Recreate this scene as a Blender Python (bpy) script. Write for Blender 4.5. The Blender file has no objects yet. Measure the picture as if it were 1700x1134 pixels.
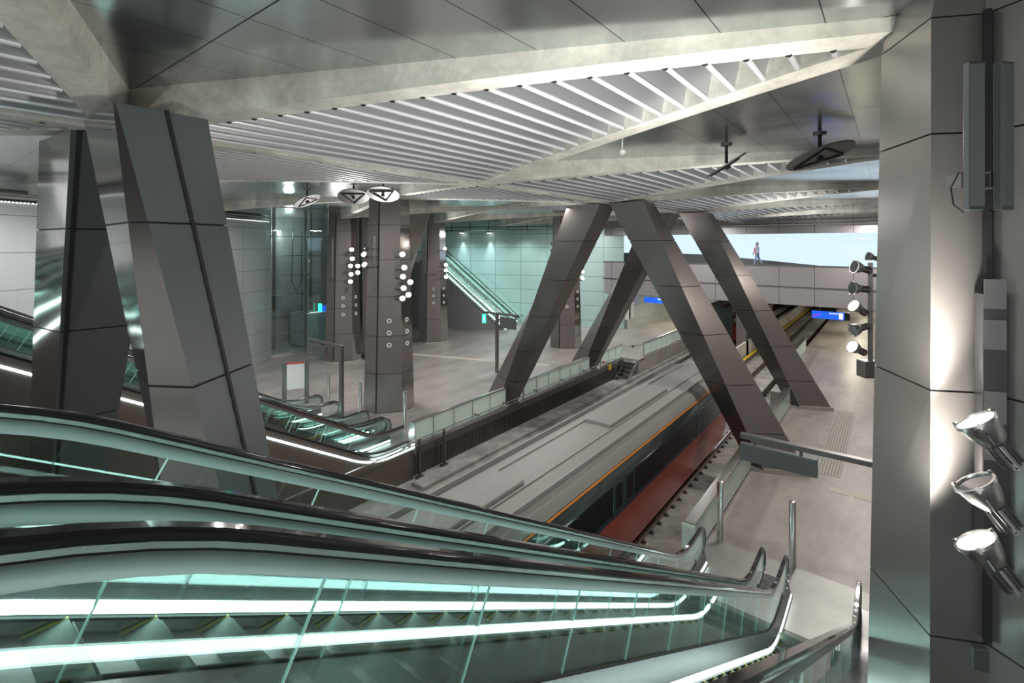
import bpy, math, random
from mathutils import Vector, Matrix
random.seed(7)
PI = math.pi
# ------------------------------------------------------------------ camera, world, exposure
SC = bpy.context.scene
COL = SC.collection
TH = math.radians(37.8); CT, ST = math.cos(TH), math.sin(TH)
FPX, HZ, EYE = 812.0, 406.0, 7.8
cd = bpy.data.cameras.new('camera'); cam = bpy.data.objects.new('camera', cd); COL.objects.link(cam)
cam.location = (0, 0, EYE); cam.rotation_euler = (PI/2, 0, TH)
cd.sensor_width = 36; cd.lens = 36*FPX/1700; cd.shift_y = (HZ-567)/1700; cd.clip_start = 0.05; cd.clip_end = 400
SC.camera = cam
SC.view_settings.view_transform = 'Standard'; SC.view_settings.look = 'None'
SC.view_settings.gamma = 1; SC.view_settings.use_curve_mapping = False
SC.view_settings.exposure = 0.62
W = bpy.data.worlds.new('world'); SC.world = W; W.use_nodes = True
W.node_tree.nodes['Background'].inputs[0].default_value = (0.70, 0.74, 0.73, 1)
W.node_tree.nodes['Background'].inputs[1].default_value = 1.0
SC.cycles.max_bounces = 10; SC.cycles.transparent_max_bounces = 40; SC.cycles.glossy_bounces = 5
SC.cycles.diffuse_bounces = 4; SC.cycles.sample_clamp_indirect = 6; SC.cycles.use_denoising = True

def lamp(kind, loc, energy, col=(1, 1, 1), aim=None, **kw):
    d = bpy.data.lights.new('lamp_light', kind); d.energy = energy; d.color = col
    for k, v in kw.items(): setattr(d, k, v)
    o = bpy.data.objects.new('lamp_light', d); COL.objects.link(o); o.location = loc
    if aim is not None:
        o.rotation_euler = (Vector(aim)-Vector(loc)).to_track_quat('-Z', 'Y').to_euler()
    return o
WARM = (1, .93, .86); COOL = (.80, 1, .98); NEU = (1, .97, .95)
# area lamps added below the ceiling to fill platforms and tracks, not real fittings
for y in (6, 16, 26, 36):
    lamp('AREA', (-20.5, y, 9.35), 330, NEU, (-20.5, y, 0), shape='DISK', size=1.2)
    lamp('AREA', (-1.2, y+3, 9.35), 170 if y < 10 else 280, WARM, (-1.2, y+3, 0), shape='DISK', size=.8)
    lamp('AREA', (-11.5, y+2, 9.35), 260, NEU, (-11.5, y+2, 0), shape='DISK', size=1.0)
# column floodlights washing the ceiling, plus free-hanging spots added to brighten it
for (x, y, z, ax, ay, e) in ((.2, 5.0, 6.3, -2.6, 5.0, 220), (-3.2, -3.0, 7.6, -7.0, -1.0, 160), (-4.5, 22.5, 6.5, -3.5, 26, 500), (-4.5, 33, 6.5, -4, 36, 600), (-14, 36, 6.5, -13, 34, 500), (-.6, 5.2, 6.6, -4.2, 6.8, 700), (-1.0, 13.0, 6.2, -5.0, 14.5, 600), (-17.2, 13.2, 6.9, -13.5, 11.2, 700),
                             (-17.2, 13.2, 6.9, -13.5, 16.5, 600), (-19.5, 12.8, 7, -20, 9, 350), (-26.8, 17.2, 7, -23, 15, 500), (-26.9, 25.4, 7, -23, 26, 500),
                             (-17.7, 30.2, 7, -13, 28, 500), (-1.0, 21.5, 6.5, -5, 23, 500), (-1.0, 30, 6.5, -5, 31, 400)):
    lamp('SPOT', (x, y, z), e*1.25, NEU, (ax, ay, 10), spot_size=math.radians(80), spot_blend=1, shadow_soft_size=.15)
# hall at the near end, behind the camera
lamp('AREA', (-1, -4.5, 9.5), 260, COOL, (-1.5, -4, 6), shape='DISK', size=1.5)
# wall washers over the far escalator wall and the curved wall
for (x, y) in ((-34, 35.6), (-31, 36.8), (-28, 37.9), (-24.5, 39.1)):
    lamp('SPOT', (x, y-1.2, 9.0), 420, COOL, (x-.1, y, 4), spot_size=math.radians(120), spot_blend=1, shadow_soft_size=.2)
for (x, y) in ((-24.6, 3.0), (-27.6, 8.0), (-30.6, 12.5)):
    lamp('SPOT', (x+1.6, y-.7, 9.3), 150, NEU, (x, y, 5), spot_size=math.radians(130), spot_blend=1, shadow_soft_size=.3)
# platforms beyond the bridge
for y in (46, 56, 68):
    lamp('AREA', (-2.4, y, 3.1), 130, (1, .93, .74), (-2.4, y, 0), shape='RECTANGLE', size=.4, size_y=6)
    lamp('AREA', (-16.5, y, 3.1), 130, (1, .93, .74), (-16.5, y, 0), shape='RECTANGLE', size=.4, size_y=6)

# ------------------------------------------------------------------ projection helpers (pixel -> point on a plane of the place)
def ray(u, v):
    a = u-850
    return Vector((a*CT-FPX*ST, a*ST+FPX*CT, HZ-v))
def atz(u, v, z): r = ray(u, v); return Vector((0, 0, EYE)) + r*((z-EYE)/r.z)
def atf(u, v, f): return Vector((0, 0, EYE)) + ray(u, v)*(f/FPX)
def aty(u, v, y): r = ray(u, v); return Vector((0, 0, EYE)) + r*(y/r.y)

# ------------------------------------------------------------------ mesh builder
class MB:
    def __init__(s): s.v = []; s.f = []; s.m = []; s.uv = {}
    def add(s, vs, fs, mi=0):
        b = len(s.v); s.v += [tuple(x) for x in vs]
        for f in fs: s.f.append(tuple(b+i for i in f)); s.m.append(mi)
        return s
    def box(s, x0, x1, y0, y1, z0, z1, M=None, mi=0):
        vs = [Vector((x, y, z)) for z in (z0, z1) for y in (y0, y1) for x in (x0, x1)]
        if M is not None: vs = [M @ p for p in vs]
        return s.add(vs, [(0, 2, 3, 1), (4, 5, 7, 6), (0, 1, 5, 4), (2, 6, 7, 3), (0, 4, 6, 2), (1, 3, 7, 5)], mi)
    def bar(s, a, b, w, h, up=(0, 0, 1), mi=0):
        a, b = Vector(a), Vector(b); t = (b-a).normalized(); up = Vector(up)
        x = t.cross(up)
        if x.length < 1e-4: x = t.cross(Vector((0, 1, 0)))
        x.normalize(); n = x.cross(t)
        vs = [p+x*i*w/2+n*j*h/2 for p in (a, b) for (i, j) in ((-1, -1), (1, -1), (1, 1), (-1, 1))]
        return s.add(vs, [(3, 2, 1, 0), (4, 5, 6, 7), (0, 1, 5, 4), (1, 2, 6, 5), (2, 3, 7, 6), (3, 0, 4, 7)], mi)
    def tube(s, pts, r, n=10, cap=True, mi=0):
        pts = [Vector(p) for p in pts]; rs = r if isinstance(r, (list, tuple)) else [r]*len(pts)
        b = len(s.v); x = None
        for i, p in enumerate(pts):
            t = (pts[min(i+1, len(pts)-1)]-pts[max(i-1, 0)]).normalized()
            if x is None:
                x = t.cross(Vector((0, 0, 1)))
                if x.length < .05: x = t.cross(Vector((0, 1, 0)))
            x = (x - t*x.dot(t)).normalized(); y = t.cross(x)
            for k in range(n):
                a = 2*PI*k/n; s.v.append(tuple(p+x*math.cos(a)*rs[i]+y*math.sin(a)*rs[i]))
        for i in range(len(pts)-1):
            for k in range(n):
                s.f.append((b+i*n+k, b+i*n+(k+1) % n, b+(i+1)*n+(k+1) % n, b+(i+1)*n+k)); s.m.append(mi)
        if cap:
            s.f.append(tuple(b+k for k in range(n))[::-1]); s.m.append(mi)
            e = b+(len(pts)-1)*n; s.f.append(tuple(e+k for k in range(n))); s.m.append(mi)
        return s
    def loft(s, A, B, mi=None, cap=True):
        n = len(A); vs = list(A)+list(B); b = len(s.v); s.v += [tuple(x) for x in vs]
        for k in range(n):
            s.f.append((b+k, b+(k+1) % n, b+n+(k+1) % n, b+n+k)); s.m.append(mi[k] if mi else 0)
        if cap:
            s.f.append(tuple(b+k for k in range(n))[::-1]); s.m.append(0)
            s.f.append(tuple(b+n+k for k in range(n))); s.m.append(0)
        return s
    def prism(s, poly, z0, z1, mi=0):          # poly (x, y) counter-clockwise
        return s.loft([(p[0], p[1], z0) for p in poly], [(p[0], p[1], z1) for p in poly], [mi]*len(poly))
    def sweep(s, path, sec, x0, closed=True, mi=0):  # path of (y, z, ny, nz); sec of (dx, dn)
        b = len(s.v); n = len(sec)
        for (y, z, ny, nz) in path:
            for (dx, dn) in sec: s.v.append((x0+dx, y+ny*dn, z+nz*dn))
        for i in range(len(path)-1):
            for k in range(n if closed else n-1):
                s.f.append((b+i*n+k, b+i*n+(k+1) % n, b+(i+1)*n+(k+1) % n, b+(i+1)*n+k)); s.m.append(mi)
        if closed:
            s.f.append(tuple(b+k for k in range(n))[::-1]); s.m.append(mi)
            e = b+(len(path)-1)*n; s.f.append(tuple(e+k for k in range(n))); s.m.append(mi)
        return s
    def build(s, name, mats, parent=None, smooth=False, bevel=0, sharp=38):
        me = bpy.data.meshes.new(name); me.from_pydata(s.v, [], s.f)
        mats = mats if isinstance(mats, (list, tuple)) else [mats]
        for m in mats: me.materials.append(m)
        for p, mi in zip(me.polygons, s.m): p.material_index = mi; p.use_smooth = smooth
        me.update()
        import bmesh as _b
        bm = _b.new(); bm.from_mesh(me); _b.ops.recalc_face_normals(bm, faces=bm.faces)
        if smooth:
            for e in bm.edges:
                if len(e.link_faces) == 2 and e.calc_face_angle(0) > math.radians(sharp): e.smooth = False
        bm.to_mesh(me); bm.free()
        o = bpy.data.objects.new(name, me); COL.objects.link(o)
        if parent is not None:
            o.parent = parent
            o.matrix_parent_inverse = Matrix.Translation(-parent.location) if parent.type == 'EMPTY' and 'wc' in parent else Matrix.Identity(4)
        if bevel:
            md = o.modifiers.new('bevel', 'BEVEL'); md.width = bevel; md.segments = 2; md.limit_method = 'ANGLE'; md.angle_limit = .7
        return o

def thing(name, loc, label, cat, group=None, kind=None, wc=True):
    """Empty at the base of a thing. wc: children meshes are written in world coordinates."""
    o = bpy.data.objects.new(name, None); COL.objects.link(o); o.location = loc; o.empty_display_size = .2
    if wc: o['wc'] = 1
    tag(o, label, cat, group, kind); return o
def tag(o, label=None, cat=None, group=None, kind=None):
    if label: o['label'] = label
    if cat: o['category'] = cat
    if group: o['group'] = group
    if kind: o['kind'] = kind
    return o
def struct(name, mb, mat, label=None, **k):
    o = mb.build(name, mat, **k); o['kind'] = 'structure'
    if label: o['label'] = label
    return o
def copy_tree(o, parent=None):
    c = o.copy(); COL.objects.link(c); c.parent = parent
    if parent is not None: c.matrix_parent_inverse = o.matrix_parent_inverse.copy()
    for ch in list(o.children): copy_tree(ch, c)
    return c

# ------------------------------------------------------------------ materials
def mat(name, col, rough=.5, metal=0, noise=0, nscale=3, bump=0, grid=None, coat=0, spec=.5, stretch=None, emis=None, es=0, col2=None, wav=0, aniso=0):
    m = bpy.data.materials.new(name); m.use_nodes = True; nt = m.node_tree; N = nt.nodes; L = nt.links
    b = N['Principled BSDF']
    b.inputs['Roughness'].default_value = rough; b.inputs['Metallic'].default_value = metal
    b.inputs['Coat Weight'].default_value = coat; b.inputs['Specular IOR Level'].default_value = spec
    b.inputs['Anisotropic'].default_value = aniso
    base = None
    tc = N.new('ShaderNodeTexCoord')
    src = tc.outputs['Object']
    if stretch:
        mp = N.new('ShaderNodeMapping'); mp.inputs['Scale'].default_value = stretch; L.new(src, mp.inputs[0]); nsrc = mp.outputs[0]
    else: nsrc = src
    c = N.new('ShaderNodeRGB'); c.outputs[0].default_value = (*col, 1); base = c.outputs[0]
    if noise:
        n = N.new('ShaderNodeTexNoise'); n.inputs['Scale'].default_value = nscale; n.inputs['Detail'].default_value = 6; L.new(nsrc, n.inputs['Vector'])
        r = N.new('ShaderNodeValToRGB'); r.color_ramp.elements[0].position = .32; r.color_ramp.elements[1].position = .70
        r.color_ramp.elements[0].color = (*(col2 or [x*(1-noise) for x in col]), 1); r.color_ramp.elements[1].color = (*[min(1, x*(1+noise*.6)) for x in col], 1)
        L.new(n.outputs['Fac'], r.inputs[0]); base = r.outputs[0]
        n2 = N.new('ShaderNodeTexNoise'); n2.inputs['Scale'].default_value = nscale*7; n2.inputs['Detail'].default_value = 4; L.new(nsrc, n2.inputs['Vector'])
        mx = N.new('ShaderNodeMixRGB'); mx.blend_type = 'MULTIPLY'; mx.inputs[0].default_value = min(1, noise*1.3)
        L.new(base, mx.inputs[1]); L.new(n2.outputs['Fac'], mx.inputs[2])
        br = N.new('ShaderNodeMixRGB'); br.blend_type = 'MULTIPLY'; br.inputs[0].default_value = 1; k = 1+noise*.9; br.inputs[2].default_value = (k, k, k, 1)
        L.new(mx.outputs[0], br.inputs[1]); base = br.outputs[0]
    if grid:     # (coordinate, ((axis, period, offset, half width), ...), line colour)
        coord, fams, lc = grid
        sp = N.new('ShaderNodeSeparateXYZ'); L.new(tc.outputs[coord], sp.inputs[0]); tot = None
        for (ax, per, off, hw) in fams:
            a = N.new('ShaderNodeMath'); a.operation = 'ADD'; a.inputs[1].default_value = -off+per/2+1000*per; L.new(sp.outputs[ax], a.inputs[0])
            f = N.new('ShaderNodeMath'); f.operation = 'MODULO'; f.inputs[1].default_value = per; L.new(a.outputs[0], f.inputs[0])
            s_ = N.new('ShaderNodeMath'); s_.operation = 'SUBTRACT'; s_.inputs[1].default_value = per/2; L.new(f.outputs[0], s_.inputs[0])
            ab = N.new('ShaderNodeMath'); ab.operation = 'ABSOLUTE'; L.new(s_.outputs[0], ab.inputs[0])
            lt = N.new('ShaderNodeMath'); lt.operation = 'LESS_THAN'; lt.inputs[1].default_value = hw; L.new(ab.outputs[0], lt.inputs[0])
            if tot is None: tot = lt.outputs[0]
            else:
                mxm = N.new('ShaderNodeMath'); mxm.operation = 'MAXIMUM'; L.new(tot, mxm.inputs[0]); L.new(lt.outputs[0], mxm.inputs[1]); tot = mxm.outputs[0]
        g = N.new('ShaderNodeMixRGB'); L.new(tot, g.inputs[0]); L.new(base, g.inputs[1]); g.inputs[2].default_value = (*lc, 1); base = g.outputs[0]
    L.new(base, b.inputs['Base Color'])
    if wav:      # slightly wavy sheet metal
        n3 = N.new('ShaderNodeTexNoise'); n3.inputs['Scale'].default_value = .7; n3.inputs['Detail'].default_value = 1; L.new(src, n3.inputs['Vector'])
        bp = N.new('ShaderNodeBump'); bp.inputs['Strength'].default_value = wav; bp.inputs['Distance'].default_value = .15
        L.new(n3.outputs['Fac'], bp.inputs['Height']); L.new(bp.outputs[0], b.inputs['Normal'])
    elif bump:
        n3 = N.new('ShaderNodeTexNoise'); n3.inputs['Scale'].default_value = nscale*12; L.new(nsrc, n3.inputs['Vector'])
        bp = N.new('ShaderNodeBump'); bp.inputs['Strength'].default_value = bump; bp.inputs['Distance'].default_value = .02
        L.new(n3.outputs['Fac'], bp.inputs['Height']); L.new(bp.outputs[0], b.inputs['Normal'])
    if emis: b.inputs['Emission Color'].default_value = (*emis, 1); b.inputs['Emission Strength'].default_value = es
    return m
def glass(name, tint, refl=1.0, base=.04, rough=0.0, frost=0):
    m = bpy.data.materials.new(name); m.use_nodes = True; nt = m.node_tree; N = nt.nodes; L = nt.links
    N.remove(N['Principled BSDF']); out = N['Material Output']
    tr = N.new('ShaderNodeBsdfTransparent'); tr.inputs[0].default_value = (*tint, 1)
    gl = N.new('ShaderNodeBsdfGlossy'); gl.inputs['Roughness'].default_value = rough; gl.inputs[0].default_value = (.9, 1, .98, 1)
    ge = N.new('ShaderNodeNewGeometry'); dt = N.new('ShaderNodeVectorMath'); dt.operation = 'DOT_PRODUCT'
    L.new(ge.outputs['Normal'], dt.inputs[0]); L.new(ge.outputs['Incoming'], dt.inputs[1])
    ab = N.new('ShaderNodeMath'); ab.operation = 'ABSOLUTE'; L.new(dt.outputs['Value'], ab.inputs[0])
    om = N.new('ShaderNodeMath'); om.operation = 'SUBTRACT'; om.inputs[0].default_value = 1; L.new(ab.outputs[0], om.inputs[1])
    pw = N.new('ShaderNodeMath'); pw.operation = 'POWER'; pw.inputs[1].default_value = 4.2; L.new(om.outputs[0], pw.inputs[0])
    ma = N.new('ShaderNodeMath'); ma.operation = 'MULTIPLY_ADD'; ma.inputs[1].default_value = refl*.8; ma.inputs[2].default_value = base; ma.use_clamp = True
    L.new(pw.outputs[0], ma.inputs[0])
    mx = N.new('ShaderNodeMixShader'); L.new(ma.outputs[0], mx.inputs[0]); L.new(gl.outputs[0], mx.inputs[2])
    if frost:
        df = N.new('ShaderNodeBsdfTranslucent'); df.inputs[0].default_value = (.85, .93, .88, 1)
        d2 = N.new('ShaderNodeBsdfDiffuse'); d2.inputs[0].default_value = (.74, .82, .77, 1)
        m1 = N.new('ShaderNodeMixShader'); m1.inputs[0].default_value = .5; L.new(df.outputs[0], m1.inputs[1]); L.new(d2.outputs[0], m1.inputs[2])
        m2 = N.new('ShaderNodeMixShader'); m2.inputs[0].default_value = frost; L.new(tr.outputs[0], m2.inputs[1]); L.new(m1.outputs[0], m2.inputs[2])
        L.new(m2.outputs[0], mx.inputs[1])
    else: L.new(tr.outputs[0], mx.inputs[1])
    L.new(mx.outputs[0], out.inputs[0]); return m

CONC = mat('concrete', (.66, .65, .585), .75, noise=.28, nscale=1.6, bump=.2)
CONC2 = mat('trackbed_concrete', (.30, .285, .27), .85, noise=.4, nscale=1.2, bump=.3)
FLOOR = mat('terrazzo', (.30, .275, .255), .38, noise=.28, nscale=.8, stretch=(1, .35, 1))
PANEL = mat('ceiling_sheet', (.50, .54, .53), .17, .9, wav=.12, grid=('Object', ((0, .91, -.53, .006), (1, 3.86, 2.25, .010)), (.02, .02, .02)))
RECESS = mat('recess_dark', (.10, .105, .11), .7)
FIN = mat('louvre_metal', (.46, .48, .50), .34, .75)
FINTUBE = mat('louvre_tube', (.74, .76, .78), .30, .35)
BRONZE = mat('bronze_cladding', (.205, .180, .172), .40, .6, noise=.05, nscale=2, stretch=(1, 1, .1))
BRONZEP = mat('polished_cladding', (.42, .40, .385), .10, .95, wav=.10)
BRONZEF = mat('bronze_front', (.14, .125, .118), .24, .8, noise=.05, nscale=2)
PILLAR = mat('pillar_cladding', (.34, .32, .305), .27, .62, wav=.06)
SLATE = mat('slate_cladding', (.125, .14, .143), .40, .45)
JOINT = mat('joint_black', (.012, .012, .013), .6)
STEEL = mat('brushed_steel', (.60, .60, .58), .24, .95)
STEELD = mat('dark_steel', (.17, .165, .16), .35, .8)
RUBBER = mat('handrail_rubber', (.016, .015, .017), .12, 0, coat=.8)
CLAMP = mat('clamp_rail', (.30, .335, .325), .34, .8)
DECK = mat('escalator_deck', (.19, .19, .195), .26, .85)
STEPM = mat('escalator_step', (.11, .135, .10), .55, .15, grid=('Object', ((0, .02, 0, .004),), (.08, .09, .09)))
STEPY = mat('step_yellow', (.30, .29, .03), .5)
PLATE = mat('landing_plate', (.42, .42, .40), .42, .7, noise=.12, nscale=2, grid=('Object', ((0, .02, 0, .003), (1, .02, 0, .003)), (.25, .25, .24)))
LED = mat('led_light', (1, 1, 1), .5, emis=(.76, 1, .975), es=7)
LEDF = mat('led_light_far', (1, 1, 1), .5, emis=(.76, 1, .975), es=3)
LEDS = mat('led_lamp_row', (1, 1, 1), .5, emis=(.95, 1, .96), es=1)
LENS = mat('flood_lens_lit', (1, 1, 1), .4, emis=(1, .93, .86), es=9)
LENSO = mat('flood_lens_unlit', (.12, .13, .13), .08, .2)
WALLP = mat('wall_sheet', (.56, .60, .60), .40, .45, grid=('UV', ((0, 2.7, 0, .012), (1, 1.37, 7.5, .014)), (.22, .23, .23)))
WALLT = mat('wall_sheet_far', (.46, .62, .60), .40, .4, grid=('UV', ((0, 2.7, 0, .02), (1, 1.37, 7.5, .02)), (.17, .22, .22)))
FASC = mat('bridge_panel', (.38, .36, .37), .42, .45, grid=('Object', ((0, 2.3, -2.1, .018),), (.10, .10, .10)))
SCREEN = mat('screen_light', (0, 0, 0), .5, emis=(.66, .84, 1), es=.72)
RAILM = mat('rail_steel', (.20, .15, .125), .4, .8)
RAILT = mat('rail_head', (.55, .53, .52), .18, .95)
CLIP = mat('rail_clip', (.06, .052, .048), .6)
GLS = glass('balustrade_glass', (.90, .965, .95), 1.15, .065)
GLS2 = glass('lift_glass', (.86, .93, .93), 1.1, .06)
FROST = glass('frosted_glass', (.75, .88, .82), 1, .03, .2, frost=.82)
GLEDGE = mat('glass_edge', (.62, .92, .86), .1, 0)
YEL = mat('yellow_paint', (.72, .48, .03), .5)
BLUE = mat('sign_blue', (.01, .09, .50), .4, emis=(.01, .10, .75), es=.7)
WHITEE = mat('sign_white', (.8, .8, .8), .4, emis=(.9, .95, 1), es=.6)
MAG = mat('sign_magenta', (.5, .02, .4), .4, emis=(.55, .03, .45), es=.5)
GREEN = mat('exit_green', (0, .4, .2), .4, emis=(.02, .9, .42), es=1.8)
WHITE = mat('poster_white', (.72, .74, .73), .4)
RED = mat('red_paint', (.55, .05, .04), .4)
ORANGE = mat('orange_line', (.85, .28, .03), .4)
TROOF = mat('train_roof', (.25, .245, .232), .55, 0, noise=.08, nscale=1, stretch=(1, .05, 1))
TSIDE = mat('train_side', (.035, .055, .060), .16, .2, coat=.4)
TRED = mat('train_red', (.34, .06, .045), .28, .1, coat=.3)
TWIN = mat('train_window', (.01, .014, .018), .05, 0, coat=1)
SLATW = mat('stair_side_slats', (.26, .26, .26), .4, .3, grid=None)
PLIN = mat('plinth', (.36, .34, .31), .6, noise=.15)
TACT = mat('tactile_paving', (.36, .34, .30), .6, grid=('Object', ((0, .09, 0, .02),), (.2, .19, .18)))
TILE = mat('pale_tile', (.46, .42, .36), .6)

# ------------------------------------------------------------------ ceiling: folded grid of beams between low and high nodes
V = lambda k: Vector((-9.3, 2.2+8.25*k))
R = lambda k: Vector((.3, 6.5+8.25*k))
Lk = lambda k: Vector((-18.8, 6.3+8.25*k))
Wk = lambda k: Vector((-28.6, 2.2+8.25*k))
ZV, ZR, ZP, ZT = 9.5, 9.92, 10.06, 10.62
ceil = thing('ceiling', (-9, 18, 10), None, None, kind='structure')
def soff(a):  # soffit height as a function of the position between low node (0) and high node (1)
    return ZV+(ZR-ZV)*(1-(1-a)**1.4)
def beam(P, Q, zp, zq, w=.40):
    mb = MB(); n = 10; d = (Q-P).normalized(); s = Vector((-d.y, d.x)); Ls = []
    for i in range(n+1):
        a = i/n; c = P.lerp(Q, a); aa = a if zp < zq else 1-a
        z = (soff(aa) if zp != zq else zp); hw = w/2
        Ls.append([(*(c+s*hw), z), (*(c-s*hw), z), (*(c-s*(hw+.03)), ZT), (*(c+s*(hw+.03)), ZT)])
    b = 0
    for i, q in enumerate(Ls): mb.v += q
    for i in range(n):
        for k in range(4): mb.f.append((4*i+k, 4*i+(k+1) % 4, 4*i+4+(k+1) % 4, 4*i+4+k)); mb.m.append(0)
    mb.f += [(3, 2, 1, 0), (4*n, 4*n+1, 4*n+2, 4*n+3)]; mb.m += [0, 0]
    mb.build('concrete_beam', CONC, ceil)
def panel(pts, z=ZP):
    MB().add([(p[0], p[1], z) for p in pts]+[(p[0], p[1], z+.06) for p in pts],
             [(0, 1, 2), (5, 4, 3), (0, 3, 4, 1), (1, 4, 5, 2), (2, 5, 3, 0)]).build('ceiling_panel', PANEL, ceil)
def louvres(P, Q, A, na, label, ztop=10.5, dirn=None):
    """fins between edge A-P and edge A-Q of a triangular bay (A the high node)."""
    t = thing('ceiling_louvre_bay', (*A, ZR), label, 'ceiling louvres', 'louvre bays between the ceiling beams')
    mbk = MB().add([(*P, ZT-.04), (*Q, ZT-.04), (*A, ZT-.04), (*P, ZT), (*Q, ZT), (*A, ZT)], [(0, 1, 2), (5, 4, 3), (0, 3, 4, 1), (1, 4, 5, 2), (2, 5, 3, 0)])
    mbk.build('backing_panel', RECESS, t)
    L1 = (P-A).length
    segs = []
    if dirn is None: segs = [(A.lerp(P, i/na), A.lerp(Q, i/na)) for i in range(1, na)]
    else:
        dv = Vector(dirn).normalized(); nv = Vector((-dv.y, dv.x)); T = [P, Q, A]; ds = [v.dot(nv) for v in T]
        c = min(ds)+.3
        while c < max(ds)-.1:
            hits = []
            for i in range(3):
                u, v = T[i], T[(i+1) % 3]; du, dw = u.dot(nv)-c, v.dot(nv)-c
                if du*dw < 0: hits.append(u.lerp(v, du/(du-dw)))
            if len(hits) == 2:
                hits.sort(key=lambda h: h.dot(dv)); segs.append(tuple(hits))
            c += .39
    for p, q in segs:
        d = (q-p)
        if d.length < .5: continue
        d.normalize(); p2 = p+d*.24; q2 = q-d*.24
        if (q2-p2).length < .15: continue
        z1_, z2_ = [soff(min(1, abs(h.x+9.3)/9.55))+.03 for h in (p2, q2)]; s = Vector((-d.y, d.x))
        mb = MB(); seg = 5
        for j in range(seg+1):
            h = j/seg; off = .10*math.sin(h*PI/2)*(1 if P.y < Q.y else -1)
            for (pt, o, z) in ((p2, off, z1_), (q2, off, z2_)):
                c = pt-s*o; mb.v.append((c.x, c.y, z+(ztop-z)*h))
        for j in range(seg+1):
            h = j/seg; off = .10*math.sin(h*PI/2)*(1 if P.y < Q.y else -1)+.012
            for (pt, o, z) in ((p2, off, z1_), (q2, off, z2_)):
                c = pt-s*o; mb.v.append((c.x, c.y, z+(ztop-z)*h))
        o2 = 2*(seg+1)
        for j in range(seg):
            mb.f.append((2*j, 2*j+1, 2*j+3, 2*j+2)); mb.m.append(0)
            mb.f.append((o2+2*j+2, o2+2*j+3, o2+2*j+1, o2+2*j)); mb.m.append(0)
            mb.f.append((2*j, 2*j+2, o2+2*j+2, o2+2*j)); mb.m.append(0)
            mb.f.append((2*j+1, o2+2*j+1, o2+2*j+3, 2*j+3)); mb.m.append(0)
        mb.tube([(p2.x, p2.y, z1_), (q2.x, q2.y, z2_)], .034, 8, mi=1)
        mb.tube([(p2.x-d.x*.05, p2.y-d.y*.05, z1_), (p2.x, p2.y, z1_)], .046, 8, mi=2)
        mb.build('louvre_fin', [FIN, FINTUBE, JOINT], t, smooth=True)
KMAX = 5
for k in range(-1, KMAX):
    beam(V(k), R(k), 0, 1); beam(V(k+1), R(k), 0, 1)
    beam(V(k), Lk(k), 0, 1); beam(V(k+1), Lk(k), 0, 1)
    beam(Wk(k), Lk(k), 0, 1, .34); beam(Wk(k+1), Lk(k), 0, 1, .34)
    beam(V(k), V(k+1), ZV, ZV, .32)
    panel((V(k+1), R(k), R(k+1))); panel((V(k+1), Lk(k+1), Lk(k)))
    panel((Wk(k+1), Lk(k), Lk(k+1))); panel((Wk(k), Wk(k+1), Lk(k)), ZP-.02)
panel((V(-1), R(-2), R(-1)))
MB().box(-46, -28.6, -10, 46, 9.98, 10.04).build('ceiling_panel', PANEL, ceil)
MB().box(.35, 9, -10, 46, 9.98, 10.04).build('ceiling_panel', PANEL, ceil)
BAYL = {-1: 'overhead louvre bay left of the nearest beam, at the top left corner', 0: 'largest louvre bay, wide bright fins spanning the top middle',
        1: 'louvre bay above the nearer right-hand inclined legs', 2: 'louvre bay just past the second concrete beam pair on the right',
        3: 'small far louvre bay close to the bridge on the right', 4: 'farthest thin louvre bay above the bridge on the right'}
BAYM = {-1: 'louvre bay at the left picture edge above the pale wall', 0: 'fine-lined louvre bay to the right of the big near cladded leg',
        1: 'thin-lined louvre bay behind the front ceiling beam, left of the A-frame top', 2: 'distant fine louvre bay over the dark columns',
        3: 'far louvre bay over the left platform before the bridge', 4: 'farthest louvre bay of the left platform side'}
for k in range(-1, 5):
    louvres(V(k), V(k+1), R(k), 24, BAYL[k])
    louvres(V(k), V(k+1), Lk(k), 24, BAYM[k], dirn=(-.29, .957))

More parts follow.
